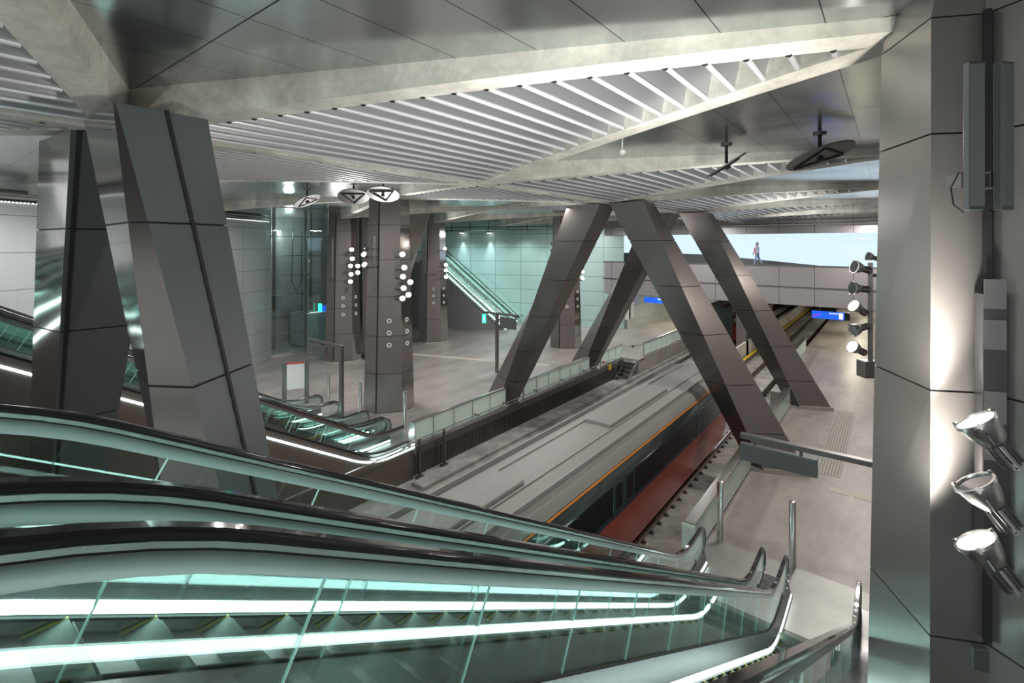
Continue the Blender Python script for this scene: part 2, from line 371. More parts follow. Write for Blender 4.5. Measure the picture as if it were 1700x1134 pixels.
# ------------------------------------------------------------------ A-shaped frames of inclined cladded legs
def poly_at(top, bot, zt, zb, z): a = (z-zb)/(zt-zb); return [Vector((b[0]+(t[0]-b[0])*a, b[1]+(t[1]-b[1])*a, z)) for t, b in zip(top, bot)]
def shrink(pl, d):
    c = sum((Vector(p) for p in pl), Vector())/len(pl); return [Vector(p)+(c-Vector(p)).normalized()*d for p in pl]
LT = [(0.20, -.50), (1.70, -.62), (1.66, .55), (1.36, .64), (.10, .66)]
LB = [(5.38, -.00), (5.90, -.25), (7.15, .35), (6.8, .60), (5.42, .75)]
NT = [(.55, -.50), (2.0, -.52), (2.03, -.50), (2.0, .50), (.55, .62)]
NB = [(5.10, .05), (5.2, -.35), (6.4, .40), (4.8, 1.0), (4.75, 1.25)]
def frame(y, label, zb, near=False):
    t = thing('a_frame_support', (-9.3, y, 0), label, 'column', 'A-shaped pairs of inclined cladded legs')
    for sx in (1, -1):
        nr = near and sx > 0
        top = [(-9.3+sx*a, y+b) for a, b in (NT if nr else LT)]; bot = [(-9.3+sx*a, y+b) for a, b in (NB if nr else LB)]
        if sx < 0: top = top[::-1]; bot = bot[::-1]
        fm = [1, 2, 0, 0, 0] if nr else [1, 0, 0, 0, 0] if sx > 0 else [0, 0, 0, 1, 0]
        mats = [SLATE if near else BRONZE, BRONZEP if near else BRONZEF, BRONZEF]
        leg = MB(); zs = [9.5, 7.95, 6.22, 4.5, 2.8, 1.25, zb] if not near else [9.5, 8.05, 6.3, 4.5, 2.8, 1.25, zb]
        for z1, z0 in zip(zs[:-1], zs[1:]):
            for q in range(10):
                za, zc = z0+.012+(z1-z0-.024)*q/10, z0+.012+(z1-z0-.024)*(q+1)/10
                pa, pc = poly_at(top, bot, 9.5, 0, za), poly_at(top, bot, 9.5, 0, zc)
                if q == 0: rows = [pa]
                rows.append(pc)
            nb = len(leg.v)
            for pr in rows: leg.v += [tuple(p) for p in pr]
            for q in range(10):
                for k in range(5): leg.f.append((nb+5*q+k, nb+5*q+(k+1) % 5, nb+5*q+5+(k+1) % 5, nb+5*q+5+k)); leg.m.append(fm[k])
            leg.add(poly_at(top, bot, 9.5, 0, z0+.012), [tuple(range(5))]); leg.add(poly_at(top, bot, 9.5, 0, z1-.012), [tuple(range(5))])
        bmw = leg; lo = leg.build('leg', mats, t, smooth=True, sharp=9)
        for z1 in zs[1:-1]: MB().loft(shrink(poly_at(top, bot, 9.5, 0, z1-.03), .04), shrink(poly_at(top, bot, 9.5, 0, z1+.03), .04)).build('joint_core', JOINT, lo)
        if near:   # vertical open joint down the middle of the face that looks along the tracks
            i = 1 if sx > 0 else 0
            g = MB()
            def mid(z, f):
                pl = poly_at(top, bot, 9.5, 0, z)
                a, b = (pl[2], pl[3]) if sx > 0 else (pl[0], pl[4])
                return a.lerp(b, f)
            n = Vector((1, -.2, 0)).normalized()
            f = .52 if sx > 0 else .92
            w = .022 if sx > 0 else .026
            zz = [z0+.012+(z1-z0-.024)*q/10 for z1, z0 in zip(zs[:-1], zs[1:]) for q in range(10, -1, -1)]
            for za, zc in zip(zz[:-1], zz[1:]):
                a, b = mid(za, f), mid(zc, f)
                if (a-b).length < .01: b = mid(zc-.01, f)
                tn = (b-a).normalized(); edge = (mid(za, f+.03)-mid(za, f-.03)).normalized(); nn = tn.cross(edge).normalized()
                if nn.x < 0: nn = -nn
                g.bar(a+nn*.010-tn*.01, b+nn*.010+tn*.01, w*2, .024, up=nn)
            g.build('joint_strip', JOINT, lo)
        # plinth
        P = [Vector((p[0], p[1], 0)) for p in bot]; c = sum(P, Vector())/5
        MB().loft([c+(p-c)*1.035+Vector((0, 0, .0)) for p in P], [c+(p-c)*1.035+Vector((0, 0, .16)) for p in P]).build('plinth', PLIN, t)
    return t
frame(2.2, 'huge near A-frame of dark and mirror-polished legs behind the front escalators at left', .0, near=True)
frame(18.7, 'middle A-frame of bronze-grey inclined legs straddling the tracks in the picture centre', .0)
frame(26.95, 'farther A-frame of inclined legs seen through the middle one', .0)

# ------------------------------------------------------------------ columns
def flood_light(loc, aim, scale, lit, label, group, back=None, first={}):
    loc = Vector(loc); aim = Vector(aim).normalized()
    key = lit
    if key not in first:
        t = thing('floodlight', (0, 0, 0), label, 'floodlight', group, wc=False)
        prof = [(.068, -.30), (.075, -.10), (.095, -.08), (.14, .0), (.165, .09), (.17, .13), (.185, .13), (.185, .155), (.16, .155), (.155, .14)]
        b = MB(); n = 24
        for (r, z) in prof:
            for k in range(n): b.v.append((r*math.cos(2*PI*k/n), r*math.sin(2*PI*k/n), z))
        for i in range(len(prof)-1):
            for k in range(n): b.f.append((i*n+k, i*n+(k+1) % n, (i+1)*n+(k+1) % n, (i+1)*n+k)); b.m.append(0)
        b.f.append(tuple(range(n))[::-1]); b.m.append(0)
        b.build('reflector_housing', STEEL, t, smooth=True)
        ln = MB().tube([(0, 0, .125), (0, 0, .140)], .156, 24); ln.build('lens', LENS if lit else LENSO, t, smooth=True)
        fb = MB()
        for k in range(10):
            a = 2*PI*k/10; M = Matrix.Rotation(a, 4, 'Z'); fb.box(.06, .096, -.006, .006, -.29, -.10, M)
        fb.build('cooling_fins', STEELD, t)
        cl = MB()
        for k in range(3):
            a = 2*PI*k/3; cl.box(.17, .20, -.012, .012, .12, .17, Matrix.Rotation(a, 4, 'Z'))
        cl.build('clip', STEEL, t)
        yk = MB().tube([(.17, 0, .05), (.21, 0, -.02), (.13, 0, -.20), (0, 0, -.335), (-.13, 0, -.20), (-.21, 0, -.02), (-.17, 0, .05)], .010, 6)
        yk.build('mounting_bracket', STEELD, t)
        first[key] = t
    else:
        t = copy_tree(first[key]); t['label'] = label; t['group'] = group
    t.location = loc; t.scale = (scale,)*3
    t.rotation_euler = aim.to_track_quat('Z', 'Y').to_euler()
    return t

def column(cx, cy, label, rot=-40, h=10.0, wb=2.3, wt=1.8, rings=True):
    t = thing('faceted_column', (cx, cy, 0), label, 'column', 'tall faceted columns on the platforms')
    a = math.radians(rot)
    def poly(w, z):
        c = .24*w; h_ = w/2; p = [(-h_, -h_+c), (-h_+c, -h_), (h_-c, -h_), (h_, -h_+c), (h_, h_-c), (h_-c, h_), (-h_+c, h_), (-h_, h_-c)]
        M = Matrix.Rotation(a+PI/2, 4, 'Z'); return [M @ Vector((x, y, 0))+Vector((cx, cy, z)) for x, y in p]
    mb = MB(); zs = [h, 8.7, 7.1, 5.4, 3.6, 1.9, .14]
    for z1, z0 in zip(zs[:-1], zs[1:]):
        w1 = wb+(wt-wb)*(z1-.01)/h; w0 = wb+(wt-wb)*(z0+.01)/h
        mb.loft(poly(w0, z0+.01), poly(w1, z1-.01), [0, 0, 1, 1, 0, 0, 0, 0])
    mb.build('cladding', [BRONZE, BRONZEP], t)
    MB().loft(poly(wb-.09, .0), poly(wt-.09, h)).build('joint_core', JOINT, t)
    MB().loft(poly(wb+.03, .0), poly(wb+.03, .12)).build('plinth', PLIN, t)
    M = Matrix.Translation((cx, cy, 0)) @ Matrix.Rotation(a+PI/2, 4, 'Z')
    # dark slot up the corner
    s = MB(); s.add([M @ Vector(p) for p in ((-.62, -1.16, .2), (-.55, -1.16, .2), (-.55, -1.0, .2), (-.62, -1.0, .2), (-.47, -.92, 9.8), (-.40, -.92, 9.8), (-.40, -.78, 9.8), (-.47, -.78, 9.8))],
          [(3, 2, 1, 0), (4, 5, 6, 7), (0, 1, 5, 4), (1, 2, 6, 5), (2, 3, 7, 6), (3, 0, 4, 7)]); s.build('corner_slot', JOINT, t)
    sp = MB().box(-.70, -.60, -1.16, -1.04, 5.6, 8.2, M); sp.build('loudspeaker_bar', STEELD, t)
    if rings:
        for z in (3.2, 3.75, 4.3):
            w = wb+(wt-wb)*z/h; r = MB(); n = 20
            for (rr, yy) in ((.11, -w/2-.0), (.11, -w/2-.02), (.06, -w/2-.02), (.06, -w/2+.01)):
                for k in range(n): r.v.append(tuple(M @ Vector((rr*math.cos(2*PI*k/n), yy, z+rr*math.sin(2*PI*k/n)))))
            for i in range(3):
                for k in range(n): r.f.append((i*n+k, i*n+(k+1) % n, (i+1)*n+(k+1) % n, (i+1)*n+k)); r.m.append(0)
            r.build('speaker_ring', WHITE, t)
            d = w/2*.76+w*.12-.03; q = .70710678; r = MB()
            Mc = M @ Matrix.Rotation(PI/4, 4, 'Z'); dd = (w/2+w/2-.24*w)*q
            for (rr, yy) in ((.11, -dd), (.11, -dd-.02), (.06, -dd-.02), (.06, -dd+.01)):
                for k in range(n): r.v.append(tuple(Mc @ Vector((rr*math.cos(2*PI*k/n), yy, z+rr*math.sin(2*PI*k/n)))))
            for i in range(3):
                for k in range(n): r.f.append((i*n+k, i*n+(k+1) % n, (i+1)*n+(k+1) % n, (i+1)*n+k)); r.m.append(0)
            r.build('speaker_ring', WHITE, t)
    return t
C_1 = column(-19.0, 14.9, 'nearest faceted bronze column on the left platform, rising behind the bollards', -38)
C_2 = column(-29.4, 19.2, 'faceted column beside the glass lift, left of the nearest platform column', -33)
C_3 = column(-29.3, 27.4, 'faceted column in front of the slatted stair side and far escalators', -43)
C_4 = column(-19.6, 31.9, 'faceted column seen just right of the left leg of the middle A-frame', -52)
column(1.9, 15.4, 'faceted column on the right platform hidden behind the big near pillar', -140, rings=False)

# inclined polished support behind the nearest left column
t = thing('inclined_support', tuple(atf(612, 590, 34)), 'dark polished inclined support widening upwards behind the nearest left column', 'column')
def q(u, v, f): return atf(u, v, f)
mb = MB(); mb.loft([q(602, 590, 33.4), q(622, 590, 33), q(638, 590, 34), q(610, 590, 35)], [q(600, 350, 33.4), q(680, 350, 33), q(716, 350, 34.2), q(640, 350, 35.5)], [0, 1, 0, 0])
mb.build('cladding', [BRONZE, BRONZEP], t)

# ------------------------------------------------------------------ big near pillar at the right
def pil(z):
    k = (9.7-z)*.018
    return [Vector((x, y, z)) for x, y in ((-.08-k, 6.30), (.27-k*.1, 5.53-k*.3), (.63, 5.71-k*.3), (1.9, 4.75-k*.2), (2.8, 5.6), (2.5, 7.2), (.9, 7.9), (-.02-k, 7.1))]
PILL = t = thing('faceted_pillar', (1.2, 6.3, 0), 'massive polished steel pillar filling the right edge, carrying three floodlights', 'pillar')
mb = MB(); zs = [9.75, 8.75, 6.55, 4.45, 2.2, .1]
mb.loft(pil(9.755), [Vector((p.x*1.0+.12*(1 if p.x < .5 else 0), p.y, 10.6)) for p in pil(10.6)], [0]*8)
for i, (z1, z0) in enumerate(zip(zs[:-1], zs[1:])):
    mb.loft(pil(z0+.008), pil(z1-.008), [0, 0, 1, 1, 1, 0, 0, 0])
mb.build('cladding', [PILLAR, PILLAR], t)
MB().loft(shrink(pil(.0), .05), shrink(pil(10.5), .05)).build('joint_core', JOINT, t)
MB().box(.605, .655, 5.60, 5.70, 4.5, 9.75).build('corner_slot', JOINT, t)
# service channel below which the floodlights sit
Mch = Matrix.Translation((.645, 5.56, 0)) @ Matrix.Rotation(math.radians(18), 4, 'Z')
ch = MB().box(-.075, .085, -.04, .09, 5.15, 7.4, Mch).build('service_channel', DECK, t, bevel=.006)
for z in (7.28, 6.95, 6.35, 6.05): MB().box(-.066, .076, -.046, -.040, z, z+.26 if z in (6.35, 7.0) else z+.24, Mch).build('cover_plate', STEEL, ch)
bx = MB(); p = atf(1625, 1092, 3.92); Mb = Matrix.Translation(p) @ Matrix.Rotation(math.radians(22), 4, 'Z')
bx.box(-.055, .055, -.03, .03, -.09, .09, Mb); bx.build('junction_box', SLATE, t, bevel=.008)
for (u, label) in ((1617, 'left of two slim grey column loudspeakers high on the near pillar'), (1666, 'right of two slim grey column loudspeakers high on the near pillar')):
    f = 3.72 if u < 1640 else 3.66
    a = atf(u, 104, f); b = atf(u, 349, f)
    tt = thing('column_loudspeaker', tuple(b), label, 'loudspeaker', 'slim loudspeakers on the near pillar')
    Ms = Matrix.Translation((b.x, b.y, 0)) @ Matrix.Rotation(TH+math.radians(-6 if u < 1640 else 8), 4, 'Z')
    MB().box(-.056, .056, -.03, .03, b.z, a.z, Ms).build('cabinet', SLATE, tt, bevel=.006)
    MB().box(-.048, .048, -.035, -.029, b.z+.03, a.z-.02, Ms).build('grille', mat('speaker_grille', (.20, .22, .22), .6), tt)
    s = 1 if u < 1640 else -1
    MB().box(-.045, .045, .05, .22, b.z+.17, b.z+.30, Ms).build('wall_bracket', STEELD, tt, bevel=.01)
    MB().tube([Ms @ Vector((-.06*s, .06, b.z+.30)), Ms @ Vector((-.09*s, .10, b.z+.18)), Ms @ Vector((-.07*s, .1, b.z+.05)), Ms @ Vector((0, .1, b.z-.01))], .006, 6).build('cable', JOINT, tt)
NP = 'floodlights on the near pillar'
IMR = Vector((CT, ST, 0)); IMF = Vector((-ST, CT, 0)); UPV = Vector((0, 0, 1))
aimv = IMR*-.5+UPV*.85+IMF*.35
for (u, v, lit, lab) in ((1640, 722, True, 'top floodlight of the three big ones on the near pillar, lit'), (1638, 826, False, 'middle big floodlight on the near pillar, unlit with dark lens'), (1640, 924, True, 'lowest big floodlight on the near pillar, lit bright white')):
    p = atf(u, v, 3.62)
    flood_light(p, aimv, .78, lit, lab, NP)
    mm = MB().bar(p-aimv.normalized()*.26, p-aimv.normalized()*.22+(IMF+IMR*.98-UPV*.42)*.34, .03, .03)
    mm.build('floodlight_holder', STEELD, PILL)
for v in (722, 924):
    p = atf(1640, v, 3.62)+aimv.normalized()*.2
    lamp('SPOT', p, 330, WARM, p+aimv+IMF*.65-IMR*.1, spot_size=math.radians(130), spot_blend=.8, shadow_soft_size=.08)

# floodlight mast beside the hidden column (right platform)
t = thing('floodlight_mast', tuple(atf(1441, 600, 11.6)), 'dark vertical mast with box foot carrying small floodlights beside the near pillar', 'mast')
a, b = atf(1445, 436, 11.6), atf(1445, 612, 11.6)
MB().bar(a, b, .10, .12, up=(0, 1, 0)).build('pole', STEELD, t)
c = atf(1441, 612, 11.6); MB().box(-.18, .2, -.15, .15, -.2, .2, Matrix.Translation(c) @ Matrix.Rotation(TH, 4, 'Z')).build('foot_box', BRONZE, t, bevel=.02)
MB().bar(a+Vector((0, 0, -.3)), a+Vector((1.7, .7, -.3)), .08, .08).build('wall_arm', STEELD, t)
MB().bar(b+Vector((0, 0, .1)), b+Vector((1.6, .7, .1)), .08, .08).build('wall_arm', STEELD, t)
G1 = 'floodlights on the mast beside the near pillar'
for (u, v, lit, lab, ax) in ((1447, 427, False, 'topmost tiny floodlight above the mast by the near pillar', .3), (1427, 445, False, 'upper dark floodlight on the mast in front of the blue screen', .25),
                         (1424, 479, False, 'second floodlight from the top on the mast, silvery with wide rim', .1), (1424, 512, True, 'third floodlight down the mast, lit at an angle', .6),
                         (1424, 546, False, 'fourth floodlight down the mast, unlit', -.3), (1422, 579, True, 'lowest floodlight on the mast, brightly lit', .5)):
    p = atf(u, v, 11.5); sc = .55 if v == 427 else .85
    aim = IMR*-1+UPV*ax-IMF*(.12 if lit else .0)
    flood_light(p, aim, sc, lit, lab, G1)

# small floodlights on the left platform columns
def cluster(lst, f, who, grp, colm):
    cc = colm.location
    for i, (u, v, lit, lab) in enumerate(lst):
        side = 1 if lab.find('left') < 0 else -1
        p = atf(u, v, f); h = Vector((cc.x-p.x, cc.y-p.y, 0)); h = h.normalized()*max(.3, h.length-.75)
        MB().bar(p+h*.0+IMF*.22-UPV*.1, p+h-UPV*.1, .05, .05).build('floodlight_arm', STEELD, colm)
        flood_light(p, IMR*.25*side+UPV*.5-IMF*.9, .72 if f < 25 else .85, lit, lab+' '+who, grp)
def rowlab(n): return ['topmost', 'second', 'third', 'fourth', 'fifth', 'sixth', 'lowest'][:n]
cluster([(607, 410, False, 'unlit topmost floodlight on left side of'), (606, 424, True, 'middle lit floodlight on left side of'), (607, 441, True, 'lower lit floodlight on left side of')], 21.4, 'the nearest left platform column', 'floodlights left of the nearest platform column', C_1)
cluster([(668, 424, True, 'topmost floodlight at right edge of'), (671, 446, True, 'second floodlight down right edge of'), (669, 461, True, 'third and round bright floodlight at right edge of'),
         (681, 470, True, 'small outward floodlight at right edge of'), (670, 480, True, 'fourth large floodlight down right edge of'), (678, 491, True, 'lower outward floodlight at right edge of'), (668, 497, True, 'lowest starburst floodlight at right edge of')], 21.4, 'the nearest left platform column', 'floodlights right of the nearest platform column', C_1)
cluster([(584, 416, True, 'topmost floodlight on'), (585, 431, True, 'second floodlight on'), (582, 443, True, 'third floodlight on'), (594, 443, True, 'upper outer floodlight on'),
         (583, 457, True, 'fourth floodlight on'), (594, 454, True, 'lower outer floodlight on'), (582, 469, True, 'lowest floodlight on')], 31.4, 'the column beside the glass lift', 'floodlights on the column beside the lift', C_2)
cluster([(738, 414, True, 'topmost floodlight on'), (740, 441, True, 'second lit floodlight on'), (740, 450, True, 'third lit floodlight on'), (740, 461, True, 'lowest lit floodlight on'), (700, 437, False, 'unlit left-side floodlight on')], 37.5, 'the column before the far escalators', 'floodlights on the column before the far escalators', C_3)
cluster([(917, 406, False, 'upper unlit floodlight on left of'), (917, 417, False, 'lower unlit floodlight on left of'), (966, 452, True, 'upper lit floodlight on'), (966, 463, True, 'lower lit floodlight on')], 36.2, 'the column behind the middle A-frame', 'floodlights on the column behind the middle A-frame', C_4)

# ------------------------------------------------------------------ ceiling reflector discs
def disc(px, size, tilt, label):
    s = atz(px[0], px[1], ZP); t = thing('ceiling_reflector', (s.x, s.y, ZP-.5), label, 'reflector', 'round tilted reflectors hanging from the ceiling')
    c = Vector((s.x, s.y, ZP-.46))
    MB().tube([(s.x, s.y, ZP-.02), (s.x, s.y, ZP-.42)], .035, 10).build('stem', JOINT, t)
    MB().tube([(s.x, s.y, ZP-.03), (s.x, s.y, ZP-.0)], .12, 16).build('mounting_plate', STEELD, t)
    n = (UPV+tilt).normalized(); Mx = Matrix.Translation(c) @ n.to_track_quat('Z', 'Y').to_matrix().to_4x4()
    d = MB(); m = 36
    d.tube([Mx @ Vector((0, 0, -.015)), Mx @ Vector((0, 0, .015))], size/2, m)
    d.build('mirror_disc', mat('disc_back', (.20, .195, .19), .5, .5), t)
    br = MB(); r = size*.42
    P = [Mx @ Vector((r*math.cos(a), r*math.sin(a), -.035)) for a in (-PI/2, PI/6, PI*5/6)]
    for i in range(3): br.bar(P[i], P[(i+1) % 3], .035, .03, up=n)
    br.build('triangular_bracket', JOINT, t)
    MB().box(-.05, .05, -.05, .05, -.10, -.03, Mx).build('hub', JOINT, t)
    return t
disc((1361, 222), 1.27, IMR*-.22-IMF*-.28, 'largest tilted round reflector under the smooth ceiling near the right pillar')
disc((1206, 240), .95, IMR*-.60+IMF*.13, 'edge-on tilted round reflector left of the largest one')
disc((587, 306), 1.15, IMR*-.10-IMF*-.42, 'left reflector of the close pair above the nearest left platform column')
disc((636, 301), 1.15, IMF*.42, 'right reflector of the close pair above the nearest left platform column')
disc((510, 315), 1.1, IMR*-.55+IMF*.1, 'pale edge-on reflector above the glass lift')
s = atz(1033, 236, ZP); t = thing('smoke_detector', (s.x, s.y, ZP-.25), 'small white dome detector hanging under the ceiling right of the big louvre bay', 'detector')
MB().tube([(s.x, s.y, ZP), (s.x, s.y, ZP-.16)], .018, 8).build('stem', WHITE, t)
MB().tube([(s.x, s.y, ZP-.16), (s.x, s.y, ZP-.2), (s.x, s.y, ZP-.24), (s.x, s.y, ZP-.28)], [.06, .085, .08, .03], 16).build('dome', WHITE, t, smooth=True)

# ------------------------------------------------------------------ platforms, trackbed, walls
FENX, PLX = -3.92, -5.1
LFX, LPX = -14.62, -13.5
def slab(pts, z0, z1): return MB().prism(pts, z0, z1)
struct('floor', slab([(-3.95, -9), (8, -9), (8, 100), (PLX, 100), (PLX, 29), (-3.95, 29)], -1.3, 0), FLOOR, 'right platform floor')
struct('floor_left_platform', slab([(-48, -9), (-14.55, -9), (-14.55, 31.4), (LPX, 31.4), (LPX, 100), (-48, 100)], -1.3, 0), FLOOR, 'left platform floor')
struct('floor_trackbed', MB().box(-14.6, -3.9, -25, 100, -1.4, -1.12), CONC2, 'concrete track bed')
struct('floor_upper_hall', MB().box(-30, 8, -9, -2.2, 5.9, 6.2), FLOOR, 'upper hall floor')
t_ = MB().box(-3.8, -.28, 11.72, 13.5, .002, .012); o = struct('trim_1', t_, PLATE, 'ribbed steel landing plate at the foot of the near escalators')
t_ = MB().box(-20.6, -14.7, 11.72, 13.3, .002, .012); struct('trim_2', t_, PLATE, 'ribbed steel landing plate at the foot of the left escalators')
# tactile strips and pale tiles
mb = MB(); mb.box(-2.05, -1.35, 19.6, 27.6, .002, .006); struct('trim_3', mb, TACT, 'ribbed tactile guide strip on the right platform')
mb = MB()
for i in range(4): mb.box(-1.55+i*.62, -1.0+i*.62, 18.4, 18.75, .002, .008)
struct('trim_4', mb, TILE, 'row of pale square tiles on the right platform')
mb = MB()
A = atz(680, 588, 0); B = atz(905, 606, 0)
for i in range(16):
    p = A.lerp(B, i/15); d = (B-A).normalized(); e = Vector((-d.y, d.x, 0))
    w = (B-A).length/15*.46
    q4 = [p-d*w-e*.28, p+d*w-e*.28, p+d*w+e*.28, p-d*w+e*.28]
    mb.loft([(v.x, v.y, .002) for v in q4], [(v.x, v.y, .008) for v in q4])
struct('trim_5', mb, TILE, 'row of pale tiles crossing the left platform')

def path_wall(name, pts, z0, z1, m, label, thick=.25, u0=0):
    pts = [Vector(p) for p in pts]; me = bpy.data.meshes.new(name); vs, fs, uvs = [], [], []
    s = u0
    for i in range(len(pts)-1):
        a, b = pts[i], pts[i+1]; L_ = (b-a).length; b0 = len(vs)
        vs += [(a.x, a.y, z0), (b.x, b.y, z0), (b.x, b.y, z1), (a.x, a.y, z1)]; fs.append((b0, b0+1, b0+2, b0+3))
        uvs += [(s, z0), (s+L_, z0), (s+L_, z1), (s, z1)]; s += L_
    me.from_pydata(vs, [], fs); uvl = me.uv_layers.new(name='UVMap')
    for i, uv in enumerate(uvs): uvl.data[i].uv = uv
    me.materials.append(m); me.update(); o = bpy.data.objects.new(name, me); COL.objects.link(o)
    md = o.modifiers.new('thickness', 'SOLIDIFY'); md.thickness = thick; md.offset = 0
    o['kind'] = 'structure'; o['label'] = label
    return o
def smooth_path(pts, n=6):
    out = []
    P = [Vector(p) for p in pts]; P = [P[0]*2-P[1]]+P+[P[-1]*2-P[-2]]
    for i in range(1, len(P)-2):
        for j in range(n):
            t = j/n; a, b, c, d = P[i-1], P[i], P[i+1], P[i+2]
            out.append(.5*((2*b)+(c-a)*t+(2*a-5*b+4*c-d)*t*t+(3*b-a-3*c+d)*t**3))
    out.append(P[-2]); return out
WL = smooth_path([(-23.0, -3), (-24.6, 1.0), (-26.2, 4.2), (-29.3, 9.5), (-32.5, 14.7), (-33.9, 16.4)])
path_wall('wall_left', WL, 0, 10.4, WALLP, 'curved pale metal panel wall on the left')
WF = [(-52, 31.0), (-19.6, 42.2)]
path_wall('wall_far', WF, 0, 10.4, WALLT, 'pale teal panel wall behind the far escalators')
path_wall('wall_left_passage', [(-19.4, 42.2), (-19.4, 100)], 0, 3.4, WALLP, 'panel wall beside the left platform under the bridge')
path_wall('wall_right', [(7.9, -9), (7.9, 100)], 0, 10.4, FASC, 'dark panel wall right of the right platform')
path_wall('wall_end', [(-20, 99), (8, 99)], -1.3, 3.4, CONC, 'end wall of the far tunnel')
path_wall('wall_behind', [(-46, 8), (-46, 36)], 0, 10.4, SLATE, 'dark wall behind the glass lift')
# wall-top pipes and cable tray
t = thing('cable_tray', (WL[8].x, WL[8].y, 9.6), 'cable tray with small lamp row along the top of the curved left wall', 'cable tray')
P3 = [Vector((p.x+.35, p.y-.18, 9.72)) for p in WL]
for i in range(len(P3)-1):
    pass
MB().tube(P3, .07, 6).build('pipe', STEELD, t)
MB().tube([p+Vector((.12, 0, -.2)) for p in P3], .045, 6).build('conduit', STEEL, t)
lr = MB()
for i in range(len(P3)-1):
    for j in range(5):
        p = P3[i].lerp(P3[i+1], j/5)+Vector((-.05, 0, -.38)); lr.box(-.03, .03, -.03, .03, -.02, .02, Matrix.Translation(p))
lr.build('lamp_row', LEDS, t)
MB().tube([p+Vector((-.05, 0, -.33)) for p in P3], .05, 4).build('lamp_rail', STEELD, t)
t = thing('cable_tray', (-30, 38, 9.6), 'dark cable tray on hangers along the top of the far teal wall', 'cable tray')
a, b = Vector((-44, 32.9, 9.55)), Vector((-21.2, 40.8, 9.55))
MB().bar(a, b, .35, .10).build('tray', STEELD, t); MB().tube([a+Vector((0, -.2, -.35)), b+Vector((0, -.2, -.35))], .06, 8).build('pipe', STEEL, t)
for i in range(12):
    p = a.lerp(b, (i+.5)/12); MB().box(-.03, .03, -.03, .03, -.45, .45, Matrix.Translation(p+Vector((0, -.2, 0)))).build('hanger', STEELD, t)
# lamps on the far wall (uplight/downlight pair seen as pools) and slim wall lights
for i, (u, lab) in enumerate(((770, 'left small wall lamp throwing a pale pool on the far teal wall'), (815, 'right small wall lamp throwing a pale pool on the far teal wall'))):
    r_ = ray(u, 387); w0, w1 = Vector((-52, 31.0)), Vector((-19.6, 42.2)); dd = w1-w0
    den = r_.x*dd.y-r_.y*dd.x; tt_ = (w0.x*dd.y-w0.y*dd.x)/den; p = Vector((0, 0, EYE))+r_*tt_
    nrm = Vector((dd.y, -dd.x, 0)).normalized(); p2 = p+nrm*.55
    t = thing('wall_lamp', tuple(p2), lab, 'wall lamp', 'small lamps on the far teal wall')
    MB().box(-.2, .2, -.14, .14, 0, .12, Matrix.Translation(p2)).build('housing', STEELD, t); MB().bar(p2+Vector((0, 0, .1)), p+Vector((0, 0, .1)), .05, .05).build('arm', STEELD, t)
    MB().box(-.17, .17, -.12, .12, -.02, -.0, Matrix.Translation(p2)).build('lens', LENS, t)
    lamp('SPOT', p2-UPV*.05, 420, (.88, 1, 1), p2-UPV*3-nrm*.45, spot_size=math.radians(38), spot_blend=.9, shadow_soft_size=.1)

# ------------------------------------------------------------------ glass lift
t = thing('glass_lift_shaft', (-33.9, 18, 0), 'tall glass lift shaft with point fixings between the curved wall and a column', 'lift')
GL = [Vector((-33.9, 16.5, 0)), Vector((-33.4, 18.9, 0)), Vector((-34.2, 23.2, 0))]
zl = [.15+1.37*i for i in range(8)]
for i in range(2):
    a, b = GL[i], GL[i+1]; nn = 2 if i else 1
    for j in range(nn):
        p, q_ = a.lerp(b, j/nn), a.lerp(b, (j+1)/nn); d = (q_-p).normalized()
        for z0, z1 in zip(zl[:-1], zl[1:]):
            MB().bar((p+d*.01+Vector((0, 0, (z0+z1)/2))), (q_-d*.01+Vector((0, 0, (z0+z1)/2))), .015, z1-z0-.02).build('glass_panel', GLS2, t)
MB().bar(GL[0]+UPV*.08, GL[1]+UPV*.08, .08, .16).bar(GL[1]+UPV*.08, GL[2]+UPV*.08, .08, .16).build('base_rail', STEEL, t)
for z in zl[1:-1]:
    m_ = MB().tube([GL[0]+UPV*z-Vector((.15, 0, 0)), GL[1]+UPV*z-Vector((.15, 0, 0)), GL[2]+UPV*z-Vector((.15, 0, 0))], .03, 6)
    for g in (GL[0], GL[1], GL[1].lerp(GL[2], .5)): m_.box(-.10, .10, -.10, .10, -.05, .05, Matrix.Translation(g+UPV*z))
    m_.build('cross_tube', STEEL, t)
for g in (GL[1]-Vector((.3, 0, 0)), GL[1].lerp(GL[2], .55)-Vector((.5, 0, 0)), Vector((-36.5, 18, 0)), Vector((-37.5, 21.5, 0))):
    MB().box(-.09, .09, -.09, .09, 0, 10, Matrix.Translation(g)).build('mast', STEEL if g.x > -34.4 else STEELD, t)
bk = MB(); bk.box(-38.5, -38.3, 15, 24, 0, 10); bk.box(-38.4, -34.2, 23.6, 23.8, 0, 10); bk.build('back_wall', FASC, t)
cb = MB(); cb.box(-37.2, -35.2, 19.6, 21.8, .05, 2.5); cb.build('cabin', mat('cabin_metal', (.4, .43, .44), .4, .4), t)
mb = MB(); mb.box(-35.18, -35.14, 19.8, 20.6, .1, 2.2); mb.box(-35.18, -35.14, 20.7, 21.6, .1, 2.2); mb.build('door', GLS2, t)
MB().box(-35.1, -35.05, 19.8, 21.4, 2.55, 2.62).build('door_light', WHITEE, t)
MB().box(-33.9, -33.8, 20.3, 22.2, 2.75, 3.2).build('blue_sign', BLUE, t)
lamp('POINT', (-36.2, 19.0, 8.5), 160, COOL, shadow_soft_size=.3)  # added point lamp that brightens the dark shaft, no fitting there
